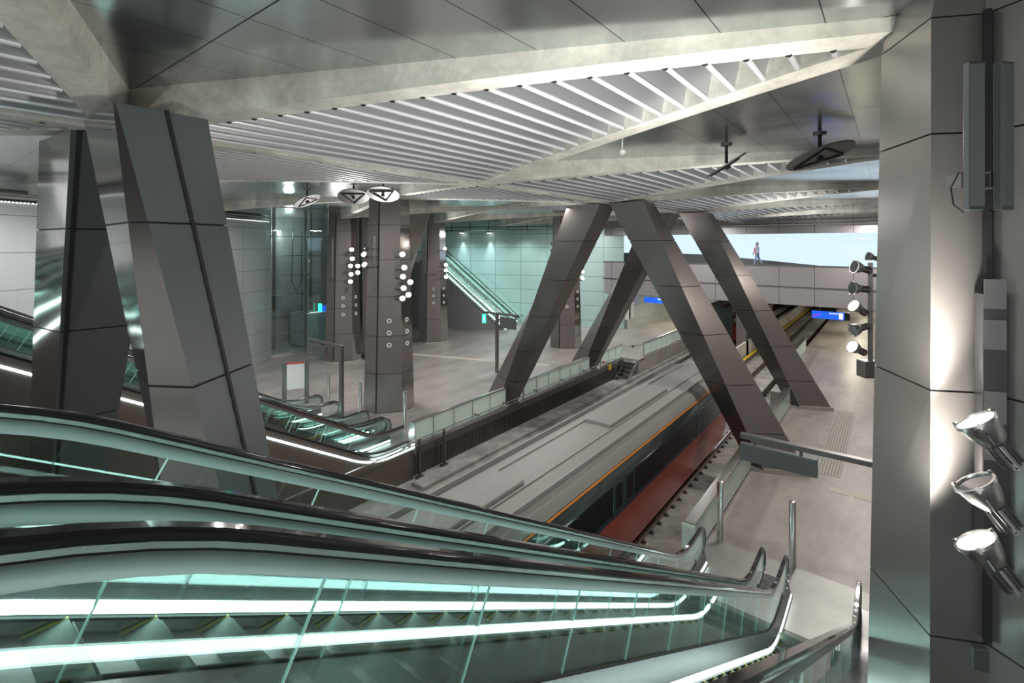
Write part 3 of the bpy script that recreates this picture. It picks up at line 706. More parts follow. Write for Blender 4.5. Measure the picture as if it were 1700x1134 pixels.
pe = atf(531, 511, 36.0); MB().box(-.13, .13, 0, .05, -.31, .31, Matrix.Translation(pe) @ Matrix.Rotation(TH, 4, 'Z')).build('exit_sign', GREEN, t)
MB().tube([(-36, 19.2, 9), (-36, 19.1, 5), (-36, 19.5, 4.2), (-36, 19.9, 5), (-36, 19.9, 9)], .03, 6).build('cable_loop', JOINT, t)
# emergency exit signs
def exit_sign(p, w, h, label):
    t = thing('exit_sign', tuple(p), label, 'sign', 'small green running-figure exit signs')
    M = Matrix.Translation(p) @ Matrix.Rotation(TH, 4, 'Z')
    MB().box(-w/2, w/2, 0, .05, -h/2, h/2, M).build('panel', GREEN, t)
    f = MB(); f.box(-w*.12, w*.12, -.01, 0, h*.12, h*.32, M); f.box(-w*.2, w*.1, -.01, 0, -.35*h, h*.02, M); f.build('pictogram', WHITEE, t); MB().box(-.02, .02, 0, .04, h/2, h/2+.12, M).build('hanger', STEELD, t)
exit_sign(Vector((-20.0, 22.95, 3.2)), .24, .55, 'green exit sign hanging at the left end of the far direction sign')

# ------------------------------------------------------------------ escalators
SL = math.tan(math.radians(30.2))
YB = 10.75; YT = YB-6.2/SL
def esc_path(yend, ybeg, off=0.0, rb=1.3, rt=1.5):
    """centre line at step nosing height + off, from the lower end back up to the top."""
    pts = []
    def fil(c, d0, d1, n=9):
        for i in range(n+1):
            t = i/n; a, b = c+d0*(1-t), c+d1*t
            pts.append((c+d0)*(1-t)**2+c*2*t*(1-t)+(c+d1)*t*t)
    dn = Vector((-math.cos(math.atan(SL)), math.sin(math.atan(SL))))
    pts.append(Vector((yend, off)))
    fil(Vector((YB, off)), Vector((rb*.5, 0)), dn*rb*.5)
    for k in range(1, 10):
        pass
    fil(Vector((YT, 6.2+off)), -dn*rt*.6, Vector((-rt*.6, 0)))
    pts.append(Vector((ybeg, 6.2+off)))
    return pts
def frames(pts):
    out = []
    for i, p in enumerate(pts):
        t = (pts[min(i+1, len(pts)-1)]-pts[max(i-1, 0)]).normalized(); n = Vector((t.y, -t.x))
        if i == 0 or i == len(pts)-1: pass
        out.append((p.x, p.y, n.x, n.y))
    return out
def fixn(fr):   # normals pointing up
    return [(y, z, ny, nz) if nz >= 0 else (y, z, -ny, -nz) for (y, z, ny, nz) in fr]
def resample(pts, step):
    out = [pts[0]]; acc = 0
    for a, b in zip(pts[:-1], pts[1:]):
        L_ = (b-a).length; n = max(1, int(L_/step))
        for i in range(1, n+1): out.append(a.lerp(b, i/n))
    return out
HR = .97
def balustrade(t, x, inner, ow, yend=12.05, newel=True, ybeg=-2.6, jog=0):
    """handrail, guide, glass and deck of one side; inner = +1 when the steps are on the +x side."""
    base = esc_path(yend, ybeg, HR)
    pts = list(base)
    if newel:
        r = .34; c = Vector((yend, HR-r)); arc = [c+Vector((math.sin(a), math.cos(a)))*r for a in [PI*k/12 for k in range(12, 0, -1)]]
        pts = [Vector((yend-.35, HR-2*r))]+arc+base
        fr = []
        for i, p in enumerate(pts):
            tt = (pts[min(i+1, len(pts)-1)]-pts[max(i-1, 0)]).normalized(); fr.append((p.x, p.y, tt.y, -tt.x))
        if fr[-1][3] < 0: fr = [(a, b, -c_, -d_) for a, b, c_, d_ in fr]
    else: fr = fixn(frames(pts))
    sec = [(-.040, -.012), (-.040, .010), (-.028, .026), (.028, .026), (.040, .010), (.040, -.012), (.026, -.014), (-.026, -.014)]
    MB().sweep(fr, sec, x).build('handrail', RUBBER, t, smooth=True)
    MB().sweep(fr, [(-.027, -.015), (.027, -.015), (.027, -.036), (-.027, -.036)], x).build('handrail_guide', STEEL, t, smooth=True)
    MB().sweep(fr, [(-.018, -.036), (.018, -.036), (.018, -.046), (-.018, -.046)], x).build('guide_groove', JOINT, t)
    MB().sweep(fr, [(-.021, -.046), (.021, -.046), (.024, -.062), (.016, -.118), (-.016, -.118), (-.024, -.062)], x).build('glass_clamp_rail', CLAMP, t, smooth=True)
    # glass panels
    gp = resample(base, .15); L_ = [0]
    for a, b in zip(gp[:-1], gp[1:]): L_.append(L_[-1]+(b-a).length)
    gfr = fixn(frames(gp)); step = 1.2; n0 = 0; off = jog
    cuts = [0]+[c for c in [off+step*(i+1) for i in range(40)] if c < L_[-1]-.2]+[L_[-1]]
    def at(s):
        for i in range(len(L_)-1):
            if L_[i+1] >= s-1e-6:
                f = (s-L_[i])/max(1e-6, L_[i+1]-L_[i]); a, b = gfr[i], gfr[i+1]
                return tuple(a[j]+(b[j]-a[j])*f for j in range(4))
        return gfr[-1]
    first = True
    for c0, c1 in zip(cuts[:-1], cuts[1:]):
        ss = [c0+.004]+[s for s in L_ if c0+.02 < s < c1-.02]+[c1-.004]
        g = MB().sweep([at(s) for s in ss], [(-.006, -.11), (.006, -.11), (.006, -.64), (-.006, -.64)], x)
        if first and newel:   # rounded end pane
            c = (yend, HR-.34); rr = .27; n = 12
            A = [(x-.006, c[0]+math.sin(a)*rr, c[1]+math.cos(a)*rr) for a in [PI*k/n for k in range(n+1)]]+[(x-.006, c[0], HR-.86)]
            B = [(x+.006, p[1], p[2]) for p in A]; g.loft(A, B)
        first = False
        o = g.build('glass_panel', GLS, t)
        e = at(c1); ed = MB()
        if c1 < L_[-1]-.01:
            ed.sweep([at(c1-.0035), at(c1+.0035)], [(-.0058, -.115), (.0058, -.115), (.0058, -.635), (-.0058, -.635)], x); ed.build('glass_edge', GLEDGE, o)
    # deck, LED, skirt (below the glass); extends to the newel end
    dp = fixn(frames([Vector((yend+.25, HR))]+base))
    s = inner
    def mir(sec): return [(dx*s, dn) for dx, dn in sec]
    MB().sweep(dp, mir([(-ow, -.64), (.012, -.64), (.012, -.66), (-ow, -.66)]), x).build('outer_deck', DECK, t)
    MB().sweep(dp, mir([(.012, -.645), (.030, -.645), (.080, -.865), (.052, -.865)]), x).build('deck', DECK, t, smooth=True)
    MB().sweep(dp, mir([(.008, -.632), (.022, -.632), (.022, -.645), (.008, -.645)]), x).build('glass_seal', JOINT, t)
    MB().sweep(dp, mir([(.02, -.886), (.085, -.93), (.085, -1.02), (.02, -1.02)]), x).build('skirt', STEEL, t)
    MB().sweep(dp, mir([(.062, -.935), (.112, -.94), (.112, -.955), (.062, -.955)]), x).build('skirt_brush', JOINT, t)
    MB().sweep(dp, mir([(.060, -.862), (.086, -.885), (.090, -.93), (.062, -.93)]), x).build('led_strip', LED, t)
    return dp
def steps(t, x0, x1):
    mid = (x0+x1)/2; w = (x1-x0)/2-.095
    mb0 = None; y = YB+.6; dx = .40
    proto = MB().box(-w, w, -.40, 0, -.02, 0, mi=0).box(-w, w, -.395, -.385, 0, .21 , mi=0)
    proto.box(-w, -w+.025, -.40, 0, 0, .003, mi=1).box(w-.025, w, -.40, 0, 0, .003, mi=1)
    first = None
    yy = YB+.4
    while yy > YT-1.2:
        if yy > YB: z = .0
        elif yy < YT: z = 6.2
        else: z = max(0, (YB-yy)*SL-.13)
        if first is None: first = proto.build('step', [STEPM, STEPY], t); o = first
        else:
            o = first.copy(); COL.objects.link(o); o.parent = t; o.matrix_parent_inverse = first.matrix_parent_inverse.copy()
        o.location = (mid, yy, z-.0+.015)
        yy -= .405
def escalator(x0, x1, label, group, ow=(.235, .235), newel=(True, True)):
    t = thing('escalator', ((x0+x1)/2, YB, 0), label, 'escalator', group)
    dp = balustrade(t, x0, 1, ow[0], newel=newel[0], yend=12.05 if newel[0] else 12.4, jog=.35); balustrade(t, x1, -1, ow[1], newel=newel[1], jog=.35+.6)
    steps(t, x0, x1)
    sp = fixn(frames([Vector((12.2, HR))]+esc_path(12.05, -2.6, HR)))
    MB().sweep(sp, [(-.02, -1.03), (x1-x0+.02, -1.03), (x1-x0+.02, -1.75), (-.02, -1.75)], x0).build('truss_cladding', BRONZE, t)
    MB().box(x0+.1, x1-.1, YB+.45, 11.75, .002, .016).build('comb_plate', PLATE, t)
    return t
G2 = 'escalators down to the right platform'; G3 = 'escalators down to the left platform'
escalator(-1.83, -.52, 'right one of the two front escalators, its steps and lit skirt in the lower right', G2)
escalator(-3.63, -2.30, 'left one of the two front escalators, next to the drop to the tracks', G2, ow=(.12, .235))
e3 = escalator(-15.70, -14.52, 'left-platform escalator nearest the tracks, with lit outer edge', G3, ow=(.124, .13), newel=(True, False))
escalator(-17.1, -15.95, 'second left-platform escalator from the tracks, behind the lit outer one', G3, ow=(.235, .124))
escalator(-20.6, -19.2, 'left-platform escalator farthest from the tracks', G3)
# outer lit deck and brown cladding on the track side of the left group
sp = fixn(frames(esc_path(12.4, -2.6, HR)))
MB().sweep(sp, [(.14, -.88), (.165, -.90), (.165, -.93), (.14, -.93)], -14.52).build('led_strip', LED, e3)
mb = MB(); nP = len(sp)
for i, (y, z, ny, nz) in enumerate(sp):
    mb.v += [(-14.39, y, max(z+nz*-.95, -.0)), (-14.39, y, -1.15), (-14.50, y, -1.15), (-14.50, y, max(z+nz*-.95, 0))]
for i in range(nP-1):
    for k in range(4): mb.f.append((4*i+k, 4*i+(k+1) % 4, 4*i+4+(k+1) % 4, 4*i+4+k)); mb.m.append(0)
mb.build('side_cladding', mat('side_bronze', (.15, .125, .11), .4, .5), e3)
mb = MB(); sp2 = fixn(frames(esc_path(12.4, -2.6, HR)))
for i, (y, z, ny, nz) in enumerate(sp2):
    mb.v += [(-3.76, y, max(z+nz*-.95, 0)), (-3.76, y, -1.15), (-3.86, y, -1.15), (-3.86, y, max(z+nz*-.95, 0))]
for i in range(nP-1):
    for k in range(4): mb.f.append((4*i+k, 4*i+(k+1) % 4, 4*i+4+(k+1) % 4, 4*i+4+k)); mb.m.append(0)
struct('trim_6', mb, BRONZE, 'bronze side cladding under the front escalators')
# guard beside the right-hand balustrade
t = thing('glass_guard', (-.22, 11.1, 0), 'short glass guard on steel uprights right of the last handrail', 'guard')
for y in (10.2, 10.75, 11.3): MB().box(-.26, -.22, y-.03, y+.03, -.0, 1.0).build('post', STEEL, t)
MB().box(-.25, -.235, 9.6, 11.5, .08, .95).build('glass_panel', GLS, t)
for z in (.35, .8): MB().box(-.28, -.19, 10.68, 11.36, z, z+.05).build('clamp', STEEL, t)

# far escalators against the teal wall
dF = Vector((.917, .40, 0)); B0 = atz(838, 553, 0); nF = Vector((-.40, .917, 0))   # nF points away from the camera
TF = .85; LF = 6.2/TF
Mf = Matrix(((nF.x, dF.x, 0, B0.x), (nF.y, dF.y, 0, B0.y), (0, 0, 1, 0), (0, 0, 0, 1)))
t = thing('stair_flank', tuple(B0), 'dark slatted triangular flank below the far stairs', 'stair side')
mb = MB()
for i in range(52):     # slats lean back up the slope
    y1 = -i*.30-.3; y0 = y1+.27; k = .5
    h0, h1 = min(TF*-y0/(1-TF*k), 6.2)-.1, min(TF*-y1/(1-TF*k), 6.2)-.1
    if y1-k*h1 < -LF-5.5: break
    if h0 < .3: continue
    mb.add([Mf @ Vector(p) for p in ((0, y0, .25), (0, y1, .25), (0, y1-k*h1, h1), (0, y0-k*h0, h0), (.04, y0, .25), (.04, y1, .25), (.04, y1-k*h1, h1), (.04, y0-k*h0, h0))],
           [(0, 1, 2, 3), (7, 6, 5, 4), (0, 4, 5, 1), (1, 5, 6, 2), (2, 6, 7, 3), (3, 7, 4, 0)])
mb.build('slat_panel', SLATW, t)
pl = MB(); pl.loft([Mf @ Vector(p) for p in ((.05, 0, 0), (.05, -LF-5.5, 0), (.05, -LF-5.5, 5.9), (.05, -LF+.3, 5.9))], [Mf @ Vector(p) for p in ((.2, 0, 0), (.2, -LF-5.5, 0), (.2, -LF-5.5, 5.9), (.2, -LF+.3, 5.9))]); pl.build('backing', JOINT, t)
MB().box(-.04, .06, -LF-5.5, .2, 0, .24, Mf).build('base_strip', STEEL, t)
def far_flight(x, kind, label):
    t = thing(kind, tuple(Mf @ Vector((x+.5, 0, 0))), label, 'stairs' if kind == 'staircase' else 'escalator', 'flights climbing along the far teal wall')
    a, b = Mf @ Vector((x, 0, .0)), Mf @ Vector((x, -LF, 6.2)); n = Mf.to_3x3() @ Vector((1, 0, 0)); d = (b-a).normalized()
    st = MB()
    for i in range(34): st.box(x+.05, x+1.15, -(i+1)*LF/34, -i*LF/34, i*.182, (i+1)*.182, Mf)
    st.build('steps', STEPM if kind != 'staircase' else PLATE, t)
    for xx in ((x, x+1.2)):
        p, q_ = Mf @ Vector((xx, .6, .93)), Mf @ Vector((xx, 0, .93)); r_ = Mf @ Vector((xx, -LF, 7.13)); s_ = Mf @ Vector((xx, -LF-2.5, 7.13))
        MB().tube([p, q_, r_, s_], .04, 6).build('handrail', RUBBER if kind != 'staircase' else STEEL, t)
        u = UPV*-.45
        MB().loft([q_+u-UPV*.4, r_+u-UPV*.4, r_, q_], [v+n*.02 for v in (q_+u-UPV*.4, r_+u-UPV*.4, r_, q_)]).build('glass_panel', GLS, t)
        MB().bar(q_-UPV*.62, r_-UPV*.62, .06, .05, up=(0, 0, 1)).build('led_strip', LEDF, t)
far_flight(.25, 'staircase', 'nearest flight of stairs climbing beside the dark slatted flank')
far_flight(1.9, 'escalator', 'middle lit escalator climbing along the far teal wall')
far_flight(3.5, 'escalator', 'rearmost lit escalator closest to the far teal wall')
struct('floor_upper_far', MB().loft([Mf @ Vector(p) for p in ((.1, -LF-.05, 5.9), (4.9, -LF-.05, 5.9), (4.9, -LF-5.5, 5.9), (.1, -LF-5.5, 5.9))], [Mf @ Vector(p) for p in ((.1, -LF-.05, 6.2), (4.9, -LF-.05, 6.2), (4.9, -LF-5.5, 6.2), (.1, -LF-5.5, 6.2))]), FLOOR, 'upper floor at the head of the far stairs')
t = thing('glass_railing', tuple(Mf @ Vector((.1, -LF-2.5, 6.2))), 'pale glass railing on top of the slatted flank', 'railing')
MB().bar(Mf @ Vector((.1, -LF-.1, 7.1)), Mf @ Vector((.1, -LF-5.3, 7.1)), .05, .05).build('top_rail', STEEL, t)
MB().bar(Mf @ Vector((.1, -LF-.1, 6.62)), Mf @ Vector((.1, -LF-5.3, 6.62)), .02, .85).build('glass_panel', FROST, t)

# ------------------------------------------------------------------ fences along the track edges
def fence(x, y0, y1, side, label, pitch=1.1):
    t = thing('glass_fence', (x, y0, 0), label, 'fence', 'low frosted glass fences along the platform edges')
    tw = .13 if side < 0 else .07
    MB().box(x-tw, x+tw, y0, y1, .92, .97).build('top_rail', STEEL, t)
    MB().box(x-.05, x+.05, y0, y1, .0, .10).build('base_rail', STEEL, t)
    n = max(1, round((y1-y0)/pitch)); p = (y1-y0)/n
    for i in range(n+1):
        MB().box(x-.035, x+.035, y0+i*p-.03 if i else y0, y0+i*p+.03 if i < n else y1, .1, .92).build('post', STEELD if 0 < i < n else STEEL, t)
    for i in range(n):
        gx = x+.045 if side > 0 else x+.10
        MB().box(gx-.006, gx+.006, y0+i*p+.02, y0+(i+1)*p-.02, .13, .90).build('glass_panel', FROST, t)
    return t
fence(LFX, 12.45, 18.3, 1, 'left fence run from the left escalators to the middle A-frame leg')
fence(LFX, 19.75, 26.5, 1, 'left fence run between the two A-frame legs')
fence(LFX, 28.0, 31.2, 1, 'short left fence run ending at the steel track steps')
fence(-13.62, 32.5, 52, 1, 'long far left fence run beyond the steel track steps')
fence(FENX, 12.2, 18.35, -1, 'right fence run beside the near bollard, up to the middle A-frame leg', .8)
fence(FENX, 19.75, 26.6, -1, 'right fence run between the two A-frame legs', .8)
fence(PLX+.08, 31, 41.3, -1, 'far right fence run ending before the bridge', .8)
# newel plate at the near end of each fence
t = thing('fence_end_panel', (FENX, 12.1, 0), 'pale glass end panel closing the right fence by the escalator', 'panel')
MB().box(FENX-.16, FENX+.16, 12.08, 12.12, 0, .95).build('glass_panel', FROST, t)
t = thing('fence_end_panel', (LFX, 12.3, 0), 'steel-and-glass end post where the left fence meets the escalator handrail', 'panel')
MB().box(LFX-.02, LFX+.32, 12.405, 12.445, -.2, 1.0).build('post', STEEL, t)
# track-side ribbed wall and pipe handrail on the left
t = thing('trackside_rail', (-14.3, 12, -1.1), 'long steel pipe handrail on posts along the left track wall', 'handrail')
P = [(-14.30, y, .18) for y in (5, 8, 11.6)]+[(-14.25, 12.6, .38)]+[(-14.25, y, .38) for y in (18, 24, 29.2)]
MB().tube(P, .024, 8).build('rail_tube', STEEL, t)
for y in (12.6, 13.9): MB().box(-14.29, -14.21, y-.04, y+.04, -1.12, .38).box(-14.36, -14.1, y-.15, y+.15, -1.12, -1.05).build('post', STEELD, t)
for y in (16, 18, 20.5, 23, 25.5, 28): MB().box(-14.5, -14.22, y-.02, y+.02, .30, .37).build('bracket', STEELD, t)
mb = MB().box(-14.60, -14.44, 12.4, 31.2, -.30, .0)
struct('trim_7', mb, STEELD, 'dark edge beam of the left platform')
mb = MB()
for i in range(150): mb.box(-14.56, -14.50, 12.5+i*.125, 12.56+i*.125, -1.12, -.31)
struct('trim_8', mb, STEELD, 'dark ribbed panels below the left platform edge')
struct('trim_9', MB().box(-14.0, -13.35, 12, 60, -1.12, -.98), CONC2, 'raised concrete cable duct beside the left track')
# trackside steps
t = thing('steel_steps', (-13.9, 30.5, -1.1), 'small grey steel steps from the left platform down to the track', 'steps')
for i in range(5):
    z = -.10-.2*i; y = 31.0-.26*i
    MB().box(-14.35, -13.55, y-.26, y, z-.03, z).build('tread', STEEL, t)
for x in (-14.38, -13.52):
    MB().bar((x, 31.15, -.08), (x, 29.65, -1.10), .04, .22).build('side_plate', STEEL, t)
MB().box(-14.4, -13.5, 31.0, 32.4, -.12, -.06).build('top_plate', STEEL, t)
MB().tube([(-14.4, 29.8, -1.1), (-14.4, 29.8, -.1), (-14.4, 31.1, 1.0)], .02, 6).build('grab_rail', STEEL, t)
t = thing('chain_barrier', (-14.2, 31.8, .8), 'thin chain with small tag across the gap above the steel steps', 'chain')
MB().tube([(-14.55, 31.2, .85), (-14.3, 31.5, .78), (-13.9, 32.1, .78), (-13.65, 32.5, .85)], .015, 6).box(-14.18, -14.0, 31.75, 31.8, .70, .86).build('chain', STEELD, t)
tag(MB().box(-14.42, -14.40, 28.75, 29.1, -.32, .02).build('warning_plate', YEL), 'small yellow warning plate under the fence left of the steel steps', 'sign')

# ------------------------------------------------------------------ rails
def rail(x, label, y0=-20, y1=90):
    t = thing('rail', (x, 0, -1.1), label, 'rail', 'running rails of the two tracks')
    sec = [(-.07, 0), (.07, 0), (.07, .02), (.012, .04), (.012, .12), (.036, .13), (.036, .165), (-.036, .165), (-.036, .13), (-.012, .12), (-.012, .04), (-.07, .02)]
    MB().sweep([(y0, -1.1, 0, 1), (y1, -1.1, 0, 1)], sec, x).build('rail_web', RAILM, t)
    MB().box(x-.030, x+.030, y0, y1, -.936, -.930).build('rail_head', RAILT, t)
    first = None; y = 11.0
    for i in range(84):
        if first is None:
            m_ = MB().box(-.20, .20, -.07, .07, 0, .035).box(-.15, -.08, -.05, .05, .035, .08).box(.08, .15, -.05, .05, .035, .08)
            first = m_.build('rail_fastener', CLIP, t); o = first
        else:
            o = first.copy(); COL.objects.link(o); o.parent = t; o.matrix_parent_inverse = first.matrix_parent_inverse.copy()
        o.location = (x, 9.0+i*.62, -1.118)
rail(-5.98, 'nearest rail, running beside the red flank of the train')
rail(-7.42, 'left rail of the right track, emerging beyond the train')
rail(-11.2, 'right rail of the left track'); rail(-12.64, 'left rail of the left track, next to the left platform')
t = thing('third_rail', (-8.7, 30, -1.1), 'yellow-topped conductor rail cover between the tracks', 'conductor rail')
MB().box(-8.80, -8.60, -15, 90, -.84, -.76).build('yellow_cover', YEL, t); MB().box(-8.75, -8.65, -15, 90, -1.1, -.84).build('support', STEELD, t)
struct('wall_track_divider', MB().box(-9.15, -9.0, 33, 95, -1.12, .15), CONC, 'low pale concrete wall between the tracks')

# ------------------------------------------------------------------ train
def train(cx, y0, y1, label, cars=2):
    hw = 1.30
    prof = [(-1.14, -.50), (-hw, .85), (-hw, 1.72), (-1.25, 2.12), (-1.10, 2.33), (-.6, 2.46), (0, 2.49), (.6, 2.46), (1.10, 2.33), (1.25, 2.12), (hw, 1.72), (hw, .85), (1.14, -.50)]
    L_ = (y1-y0)/cars
    for c in range(cars):
        a, b = y0+c*L_+.15, y0+(c+1)*L_-.15; nose = c == cars-1
        t = thing('metro_train_car', (cx, (a+b)/2, -1.1), label[c], 'train', 'metro cars')
        mi = [2, 1, 1, 0, 0, 0, 0, 0, 0, 1, 1, 2, 2]
        if nose:
            A = [(cx+x, a, z) for x, z in prof]; B = [(cx+x, b-1.6, z) for x, z in prof]; C_ = [(cx+x*.86, b-.5, z*.97+(.1 if z < 0 else -.15)) for x, z in prof]; D = [(cx+x*.72, b, (z-.4)*.55+.4) for x, z in prof]
            m_ = MB(); m_.loft(A, B, mi, cap=False); m_.loft(B, C_, mi, cap=False); m_.loft(C_, D, mi, cap=False); m_.add(D, [tuple(range(13))], 1); m_.add(A, [tuple(range(13))[::-1]], 1)
        else:
            m_ = MB(); m_.loft([(cx+x, a, z) for x, z in prof], [(cx+x, b, z) for x, z in prof], mi)
        m_.build('body', [TROOF, TSIDE, TRED], t, smooth=True)
        bb = b-(1.7 if nose else 0)
        for s in (1, -1):
            MB().box(cx+s*1.262-.02, cx+s*1.262+.015, a+.05, bb, 2.06, 2.10).build('orange_line', ORANGE, t)
            MB().box(cx+s*1.305-.012, cx+s*1.305+.008, a+.3, bb-.2, 1.0, 1.70).build('window_band', TWIN, t)
            n = 3
            for i in range(n):
                yc = a+(bb-a)*(i+.5)/n
                d = MB().box(cx+s*1.31-.012, cx+s*1.31+.012, yc-.66, yc-.01, .86, 1.74).box(cx+s*1.31-.012, cx+s*1.31+.012, yc+.01, yc+.66, .86, 1.74).build('door', TSIDE, t, bevel=.01)
                for w0 in (-.5, .15): MB().box(cx+s*1.322-.003, cx+s*1.322+.003, yc+w0, yc+w0+.35, 1.05, 1.65).build('door_window', TWIN, d)
        for (xa, xb) in ((-.95, -.90), (-.5, -.45), (.45, .50), (.90, .95)):
            MB().box(cx+xa, cx+xb, a+.2, bb-.2, 2.40, 2.50).build('roof_rib', TROOF, t)
        for (f0, f1) in ((.12, .34), (.55, .78)):
            MB().box(cx-.42, cx+.42, a+(bb-a)*f0, a+(bb-a)*f1, 2.44, 2.58).build('roof_unit', TROOF, t, bevel=.03)
        for f in (.15, .85):
            yc = a+(b-a)*f; bg = MB().box(cx-.95, cx+.95, yc-1.3, yc+1.3, -.75, -.48).build('bogie', STEELD, t)
            for dy in (-.8, .8):
                for s in (-1, 1):
                    MB().tube([(cx+s*.66, yc+dy, -.62), (cx+s*.78, yc+dy, -.62)], .305, 20).build('wheel', RAILM, bg)
train(-6.85, -20.2, 23.8, ['rear metro car passing below the escalators', 'leading grey-roofed metro car with orange roof line passing the middle A-frame'])
train(-11.92, 44, 64, ['dark metro car standing on the left track under the bridge'], 1)

# ------------------------------------------------------------------ bridge with screen
BY = 41.5
struct('wall_bridge_front', MB().box(-24, 4, BY, BY+.25, 3.3, 6.15), FASC, 'grey panel front of the bridge')
struct('trim_10', MB().box(-24, 4, BY-.02, BY+.30, 6.15, 6.24), STEELD, 'coping of the bridge parapet')
struct('floor_bridge', MB().box(-24, 8, BY+.25, 100, 3.3, 6.15), FLOOR, 'bridge deck')
struct('trim_11', MB().box(-24, 4, BY-.06, BY, 4.62, 4.68), STEELD, 'thin dark rail across the bridge front')
struct('wall_bridge_upper', MB().box(-24, 4, BY, BY+.3, 8.62, 10.06), FASC, 'grey panel band above the screen')
t = thing('light_tube_rail', (-5, BY-1, 9.3), 'long pale tube rail hung in front of the panel band above the screen', 'rail')
MB().tube([(-19.6, BY-1, 9.28), (3, BY-1, 9.28)], .06, 8).build('tube', STEEL, t)
for x in (-19, -14, -9, -4, 0, 2.5): MB().tube([(x, BY-1, 9.28), (x, BY-1, 9.95)], .03, 6).build('hanger', STEEL, t)
# screen with curved lower edge, dark wall below it
SY = BY+2.6
lowpix = [(960, 419), (1090, 420), (1160, 422), (1220, 427), (1290, 434), (1360, 441), (1455, 450), (1500, 455)]
low = [aty(u, v, SY) for u, v in lowpix]
t = thing('light_screen', (-8, SY, 6.2), 'long glowing pale blue screen with curved lower edge above the bridge', 'screen')
mb = MB(); n = len(low)
mb.v = [(p.x, SY, p.z) for p in low]+[(p.x, SY, 9.2) for p in low]+[(p.x, SY+.1, p.z) for p in low]+[(p.x, SY+.1, 9.2) for p in low]
for i in range(n-1):
    mb.f += [(i, i+1, n+i+1, n+i), (2*n+i+1, 2*n+i, 3*n+i, 3*n+i+1), (i, 2*n+i, 2*n+i+1, i+1), (n+i, n+i+1, 3*n+i+1, 3*n+i)]; mb.m += [0]*4
mb.build('lit_panel', SCREEN, t)
cm = MB()
for (u, v, w) in ((1432, 396, .55), (1100, 391, .35), (1068, 400, .3)):
    p = aty(u, v, SY-.03); cm.add([(p.x-w, p.y, p.z), (p.x, p.y, p.z-.06), (p.x+w, p.y, p.z+.03), (p.x+.1, p.y, p.z+.08)], [(0, 1, 2, 3)])
cm.build('white_mark', mat('screen_white', (0, 0, 0), .5, emis=(.95, .98, 1), es=.62), t)
mb = MB()
mb.v = [(p.x, SY-.02, 6.15) for p in low]+[(p.x, SY-.02, p.z) for p in low]+[(p.x, SY+.12, 6.15) for p in low]+[(p.x, SY+.12, p.z) for p in low]
for i in range(n-1):
    mb.f += [(i, i+1, n+i+1, n+i), (2*n+i+1, 2*n+i, 3*n+i, 3*n+i+1), (n+i, n+i+1, 3*n+i+1, 3*n+i)]; mb.m += [0]*3
struct('wall_screen_base', mb, SLATE, 'dark wall below the glowing screen')
# pillars below the bridge
t = thing('bridge_pillar', (-9.35, BY+.6, -1.1), 'dark square pillar between the tracks below the bridge', 'pillar')
MB().box(-9.75, -9.0, BY+.1, BY+.9, -1.12, 3.3).build('shaft', BRONZE, t, bevel=.03); MB().box(-9.9, -8.85, BY, BY+1.0, 3.05, 3.3).build('head', BRONZE, t)

# platform signs below the bridge
def hang_sign(x0, x1, y, z0, z1, label, tail):
    t = thing('platform_sign', ((x0+x1)/2, y, z1), label, 'sign', 'blue hanging platform signs')
    w = x1-x0
    MB().box(x0, x1, y-.08, y+.08, z0, z1).build('blue_panel', BLUE, t)
    MB().box(x1-.16*w, x1-.04*w, y-.10, y-.08, z0+.06, z1-.05).build('white_field', WHITEE, t)
    MB().box(x1, x1+.16*w, y-.08, y+.08, z0, z1).build('dark_end', JOINT, t)
    tx = MB()
    for i in range(9): tx.box(x1-.46*w+i*.033*w, x1-.46*w+i*.033*w+.02*w, y-.095, y-.08, z1-.16, z1-.07)
    tx.build('text_line', WHITEE, t)
    mg = MB(); P = [(x0+.03*w, y-.09, z0+.1), (x0+.12*w, y-.09, z0+.22), (x0+.3*w, y-.09, z0+.32)]; mg.tube(P, [.03, .04, .02], 6)
    if tail: mg.build('magenta_swoosh', MAG, t)
    for x in (x0+.25*w, x0+.75*w): MB().box(x-.03, x+.03, y-.03, y+.03, z1, 3.3).build('hanger', STEELD, t)
a, b = aty(1348, 516, 43), aty(1402, 529, 43)
hang_sign(a.x, b.x, 43, 2.28, 2.83, 'blue hanging sign with magenta swoosh over the right platform', True)
a, b = aty(1070, 497, 45), aty(1112, 503, 45)
hang_sign(a.x, b.x, 45, 2.25, 2.75, 'blue hanging sign over the left platform under the bridge', False)
for i, u in enumerate((1043, 1049)):
    p = aty(u, 512, 46); 
    r_ = ray(u, 512); k = -19.2/r_.x; p = Vector((0, 0, EYE))+r_*k
    t = thing('wall_poster', tuple(p), ('left' if i == 0 else 'right')+' one of two white timetable posters on the passage wall', 'poster', 'white timetable posters on the passage wall')
    MB().box(-19.26, -19.22, p.y-.55, p.y+.55, .9, 2.6).build('sheet', WHITE, t); MB().box(-19.22, -19.21, p.y-.55, p.y+.55, 2.45, 2.6).build('red_header', RED, t)

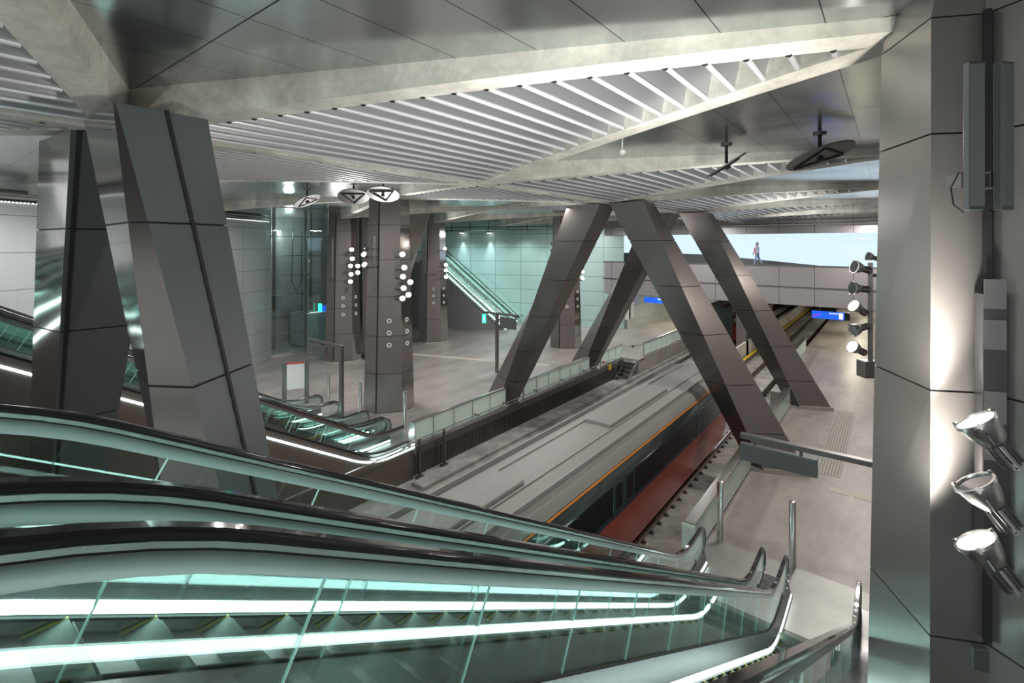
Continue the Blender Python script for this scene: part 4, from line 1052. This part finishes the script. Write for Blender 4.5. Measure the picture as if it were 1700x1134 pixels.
# ------------------------------------------------------------------ direction signs on posts
def post_sign(px, y, x_end, z, box, label, base=(0,)):
    t = thing('direction_sign', (px, y, 0), label, 'sign', 'post-mounted direction signs')
    MB().box(px-.09, px+.09, y-.07, y+.07, 0, z+.04).build('post', STEELD, t, bevel=.01)
    MB().box(min(px, x_end), max(px, x_end), y-.08, y+.08, z-.06, z+.05).build('arm', STEELD, t, bevel=.01)
    for (a, b) in box:
        bx_ = MB().box(a, b, y-.07, y+.07, z-.56, z-.17).build('sign_box', SLATE, t, bevel=.012)
        MB().box(a+.04, b-.04, y-.076, y-.07, z-.53, z-.20).build('sign_face', mat('sign_face', (.09, .105, .105), .35, .3), bx_)
        for x in (a+(b-a)*.2, a+(b-a)*.8): MB().box(x-.03, x+.03, y-.03, y+.03, z-.17, z-.06).build('hanger', STEELD, bx_)
    return t
post_sign(.25, 12.2, -2.76, 3.4, [(-2.76, -1.24)], 'dark horizontal sign arm with hanging box reaching out from the near pillar')
post_sign(-18.8, 12.2, -21.5, 3.4, [(-21.5, -20.0)], 'post sign with grey hanging box between the left escalators and column')
t = post_sign(-19.0, 23.0, -20.1, 3.6, [], 'far post sign with dark hanging board in front of the far escalators')
MB().box(-19.0, -17.4, 22.92, 23.08, 3.54, 3.65).build('arm', STEELD, t)
a, b = atf(834, 528, 28.9), atf(858, 548, 28.9)
MB().box(-18.75, -17.55, 22.95, 23.05, 2.75, 3.42).build('sign_board', SLATE, t)

# information stand
c = Vector((-23, 12.4, 0)); t = thing('information_stand', tuple(c), 'upright poster stand with white board and thin red top edge on the left platform', 'information stand')
Mi = Matrix.Translation(c) @ Matrix.Rotation(math.radians(62), 4, 'Z')
for s in (-1, 1): MB().box(s*.50-.10, s*.50+.10, -.06, .06, 0, 2.05, Mi).build('post', STEELD, t, bevel=.01)
MB().box(-.40, .40, -.03, .03, .75, 1.98, Mi).build('poster', WHITE, t); MB().box(-.40, .40, -.05, .05, 1.98, 2.03, Mi).build('red_edge', RED, t)

# bollards
def bollard(x, y, label):
    t = thing('bollard', (x, y, 0), label, 'bollard', 'steel bollards at the escalator landings')
    MB().tube([(x, y, 0), (x, y, 1.56)], .078, 20).build('shaft', STEEL, t, smooth=True)
    MB().tube([(x, y, 1.56), (x, y, 1.585), (x, y, 1.60)], [.080, .080, .06], 20).build('cap', STEEL, t, smooth=True)
bollard(-1.89, 13.5, 'steel bollard in the middle of the right landing, nearest the camera')
bollard(-3.55, 13.5, 'steel bollard standing against the right fence')
bollard(-16.3, 13.6, 'steel bollard rightmost on the left landing, where the fence starts')
bollard(-18.75, 14.0 - .9, 'steel bollard in front of the nearest left platform column')
bollard(-21.6, 13.3, 'steel bollard leftmost on the left landing, beside the post sign')

# spotlights frame on bridge etc: small red button on left leg
tag(MB().box(-14.36, -14.30, 27.75, 27.95, .30, .46).build('emergency_button', RED), 'small red emergency box on the foot of the farther A-frame leg', 'button')

# ------------------------------------------------------------------ person on the bridge
def skinned(name, chain, radii, m, parent, sub=2):
    me = bpy.data.meshes.new(name); vs = [Vector(v) for v in chain['v']]
    me.from_pydata(vs, chain['e'], []); me.materials.append(m)
    o = bpy.data.objects.new(name, me); COL.objects.link(o); o.parent = parent
    md = o.modifiers.new('skin', 'SKIN')
    for i, r in enumerate(radii): me.skin_vertices[0].data[i].radius = (r, r) if not isinstance(r, tuple) else r
    me.skin_vertices[0].data[0].use_root = True
    s = o.modifiers.new('sub', 'SUBSURF'); s.levels = sub; s.render_levels = sub
    return o
SKINM = mat('skin', (.55, .36, .28), .5); JEAN = mat('pale_jeans', (.28, .42, .66), .7); JACK = mat('pale_jacket', (.55, .62, .78), .7)
px = aty(1257, 420, BY+.9).x
P0 = thing('person', (px, BY+.9, 6.15), 'person in pale jacket, red scarf and light jeans walking across the bridge', 'person', wc=False)
P0.rotation_euler = (0, 0, math.radians(-80))
def V3(*a): return a
body_v = [V3(0, 0, .95), V3(0, 0, 1.12), V3(0, .01, 1.32), V3(0, 0, 1.46), V3(0, -.01, 1.56),
          V3(.10, 0, .88), V3(.11, -.13, .50), V3(.11, -.20, .09), V3(.11, -.33, .04),
          V3(-.10, 0, .88), V3(-.11, .16, .50), V3(-.11, .34, .13), V3(-.11, .24, .05),
          V3(.20, 0, 1.42), V3(.25, .10, 1.15), V3(.24, -.02, .92), V3(-.20, 0, 1.42), V3(-.25, -.10, 1.15), V3(-.24, -.26, .98)]
body_e = [(0, 1), (1, 2), (2, 3), (3, 4), (0, 5), (5, 6), (6, 7), (7, 8), (0, 9), (9, 10), (10, 11), (11, 12), (3, 13), (13, 14), (14, 15), (3, 16), (16, 17), (17, 18)]
body_r = [.13, .13, .15, .10, .05, .085, .06, .045, .035, .085, .06, .045, .035, .055, .042, .032, .055, .042, .032]
skinned('body', {'v': body_v, 'e': body_e}, body_r, SKINM, P0)
skinned('jacket', {'v': [V3(0, 0, .92), V3(0, 0, 1.12), V3(0, .01, 1.32), V3(0, 0, 1.46), V3(.20, 0, 1.42), V3(.25, .10, 1.15), V3(.24, -.0, .97), V3(-.20, 0, 1.42), V3(-.25, -.10, 1.15), V3(-.24, -.24, 1.02)], 'e': [(0, 1), (1, 2), (2, 3), (3, 4), (4, 5), (5, 6), (3, 7), (7, 8), (8, 9)]},
        [.165, .155, .17, .12, .072, .056, .05, .072, .056, .05], JACK, P0)
skinned('jeans', {'v': [V3(0, 0, .95), V3(.10, 0, .86), V3(.11, -.13, .50), V3(.11, -.20, .12), V3(-.10, 0, .86), V3(-.11, .16, .50), V3(-.11, .33, .16)], 'e': [(0, 1), (1, 2), (2, 3), (0, 4), (4, 5), (5, 6)]},
        [.15, .105, .08, .065, .105, .08, .065], JEAN, P0)
hd = MB(); n = 16; prof = [(.03, 1.50), (.055, 1.53), (.085, 1.58), (.098, 1.65), (.10, 1.71), (.085, 1.77), (.05, 1.81), (.01, 1.82)]
for r_, z in prof:
    for k in range(n): hd.v.append((r_*.82*math.cos(2*PI*k/n), r_*math.sin(2*PI*k/n)-.015, z))
for i in range(len(prof)-1):
    for k in range(n): hd.f.append((i*n+k, i*n+(k+1) % n, (i+1)*n+(k+1) % n, (i+1)*n+k)); hd.m.append(0)
hd.tube([(0, -.105, 1.70), (0, -.132, 1.65), (0, -.11, 1.635)], [.008, .016, .01], 6)
for s in (-1, 1):
    hd.tube([(s*.03, -.104, 1.685), (s*.03, -.112, 1.685)], .010, 8); hd.tube([(s*.080, .0, 1.68), (s*.092, .01, 1.69), (s*.085, .015, 1.64)], [.012, .018, .010], 6)
hd.tube([(-.025, -.098, 1.605), (0, -.104, 1.603), (.025, -.098, 1.605)], .006, 6)
hd.build('head', SKINM, P0, smooth=True)
hr = MB(); prof = [(.106, 1.66), (.112, 1.72), (.096, 1.79), (.055, 1.835), (.01, 1.845)]
for r_, z in prof:
    for k in range(n): hr.v.append((r_*.84*math.cos(2*PI*k/n), r_*math.sin(2*PI*k/n)+.012, z+.035*math.sin(2*PI*k/n)*-1*(1 if z < 1.7 else 0)))
for i in range(len(prof)-1):
    for k in range(n): hr.f.append((i*n+k, i*n+(k+1) % n, (i+1)*n+(k+1) % n, (i+1)*n+k)); hr.m.append(0)
hr.build('hair', mat('grey_hair', (.5, .5, .52), .7), P0, smooth=True)
MB().tube([(.10, -.02, 1.47), (0, -.10, 1.45), (-.10, -.02, 1.47), (0, .08, 1.50), (.10, -.02, 1.47)], .035, 8).tube([(.02, -.12, 1.45), (.03, -.175, 1.30), (.03, -.175, 1.10), (.02, -.16, .98)], .04, 8).build('red_scarf', mat('scarf_red', (.75, .03, .05), .6), P0, smooth=True)
for hx, hy, hz_ in ((.24, -.03, .90), (-.24, -.27, .95)):
    h_ = MB()
    h_.tube([(hx, hy, hz_+.05), (hx, hy-.01, hz_), (hx, hy-.02, hz_-.05)], [.028, .04, .035], 8)
    for i in range(4):
        fx = hx; fy = hy-.045+i*.02; h_.tube([(fx, fy, hz_-.05), (fx, fy-.005, hz_-.09), (fx+.008, fy-.012, hz_-.12+abs(i-1)*.008)], [.010, .009, .007], 6)
    h_.tube([(hx, hy-.04, hz_+.0), (hx, hy-.065, hz_-.03), (hx, hy-.068, hz_-.06)], [.012, .010, .008], 6)
    h_.build('hand', SKINM, P0, smooth=True)
for (sx, sy, sz) in ((.11, -.24, .0), (-.11, .30, .04)):
    MB().box(sx-.045, sx+.045, sy-.12, sy+.12, sz, sz+.08).build('shoe', JOINT, P0, bevel=.02)

# drop helper property
for o in bpy.data.objects:
    if 'wc' in o: del o['wc']
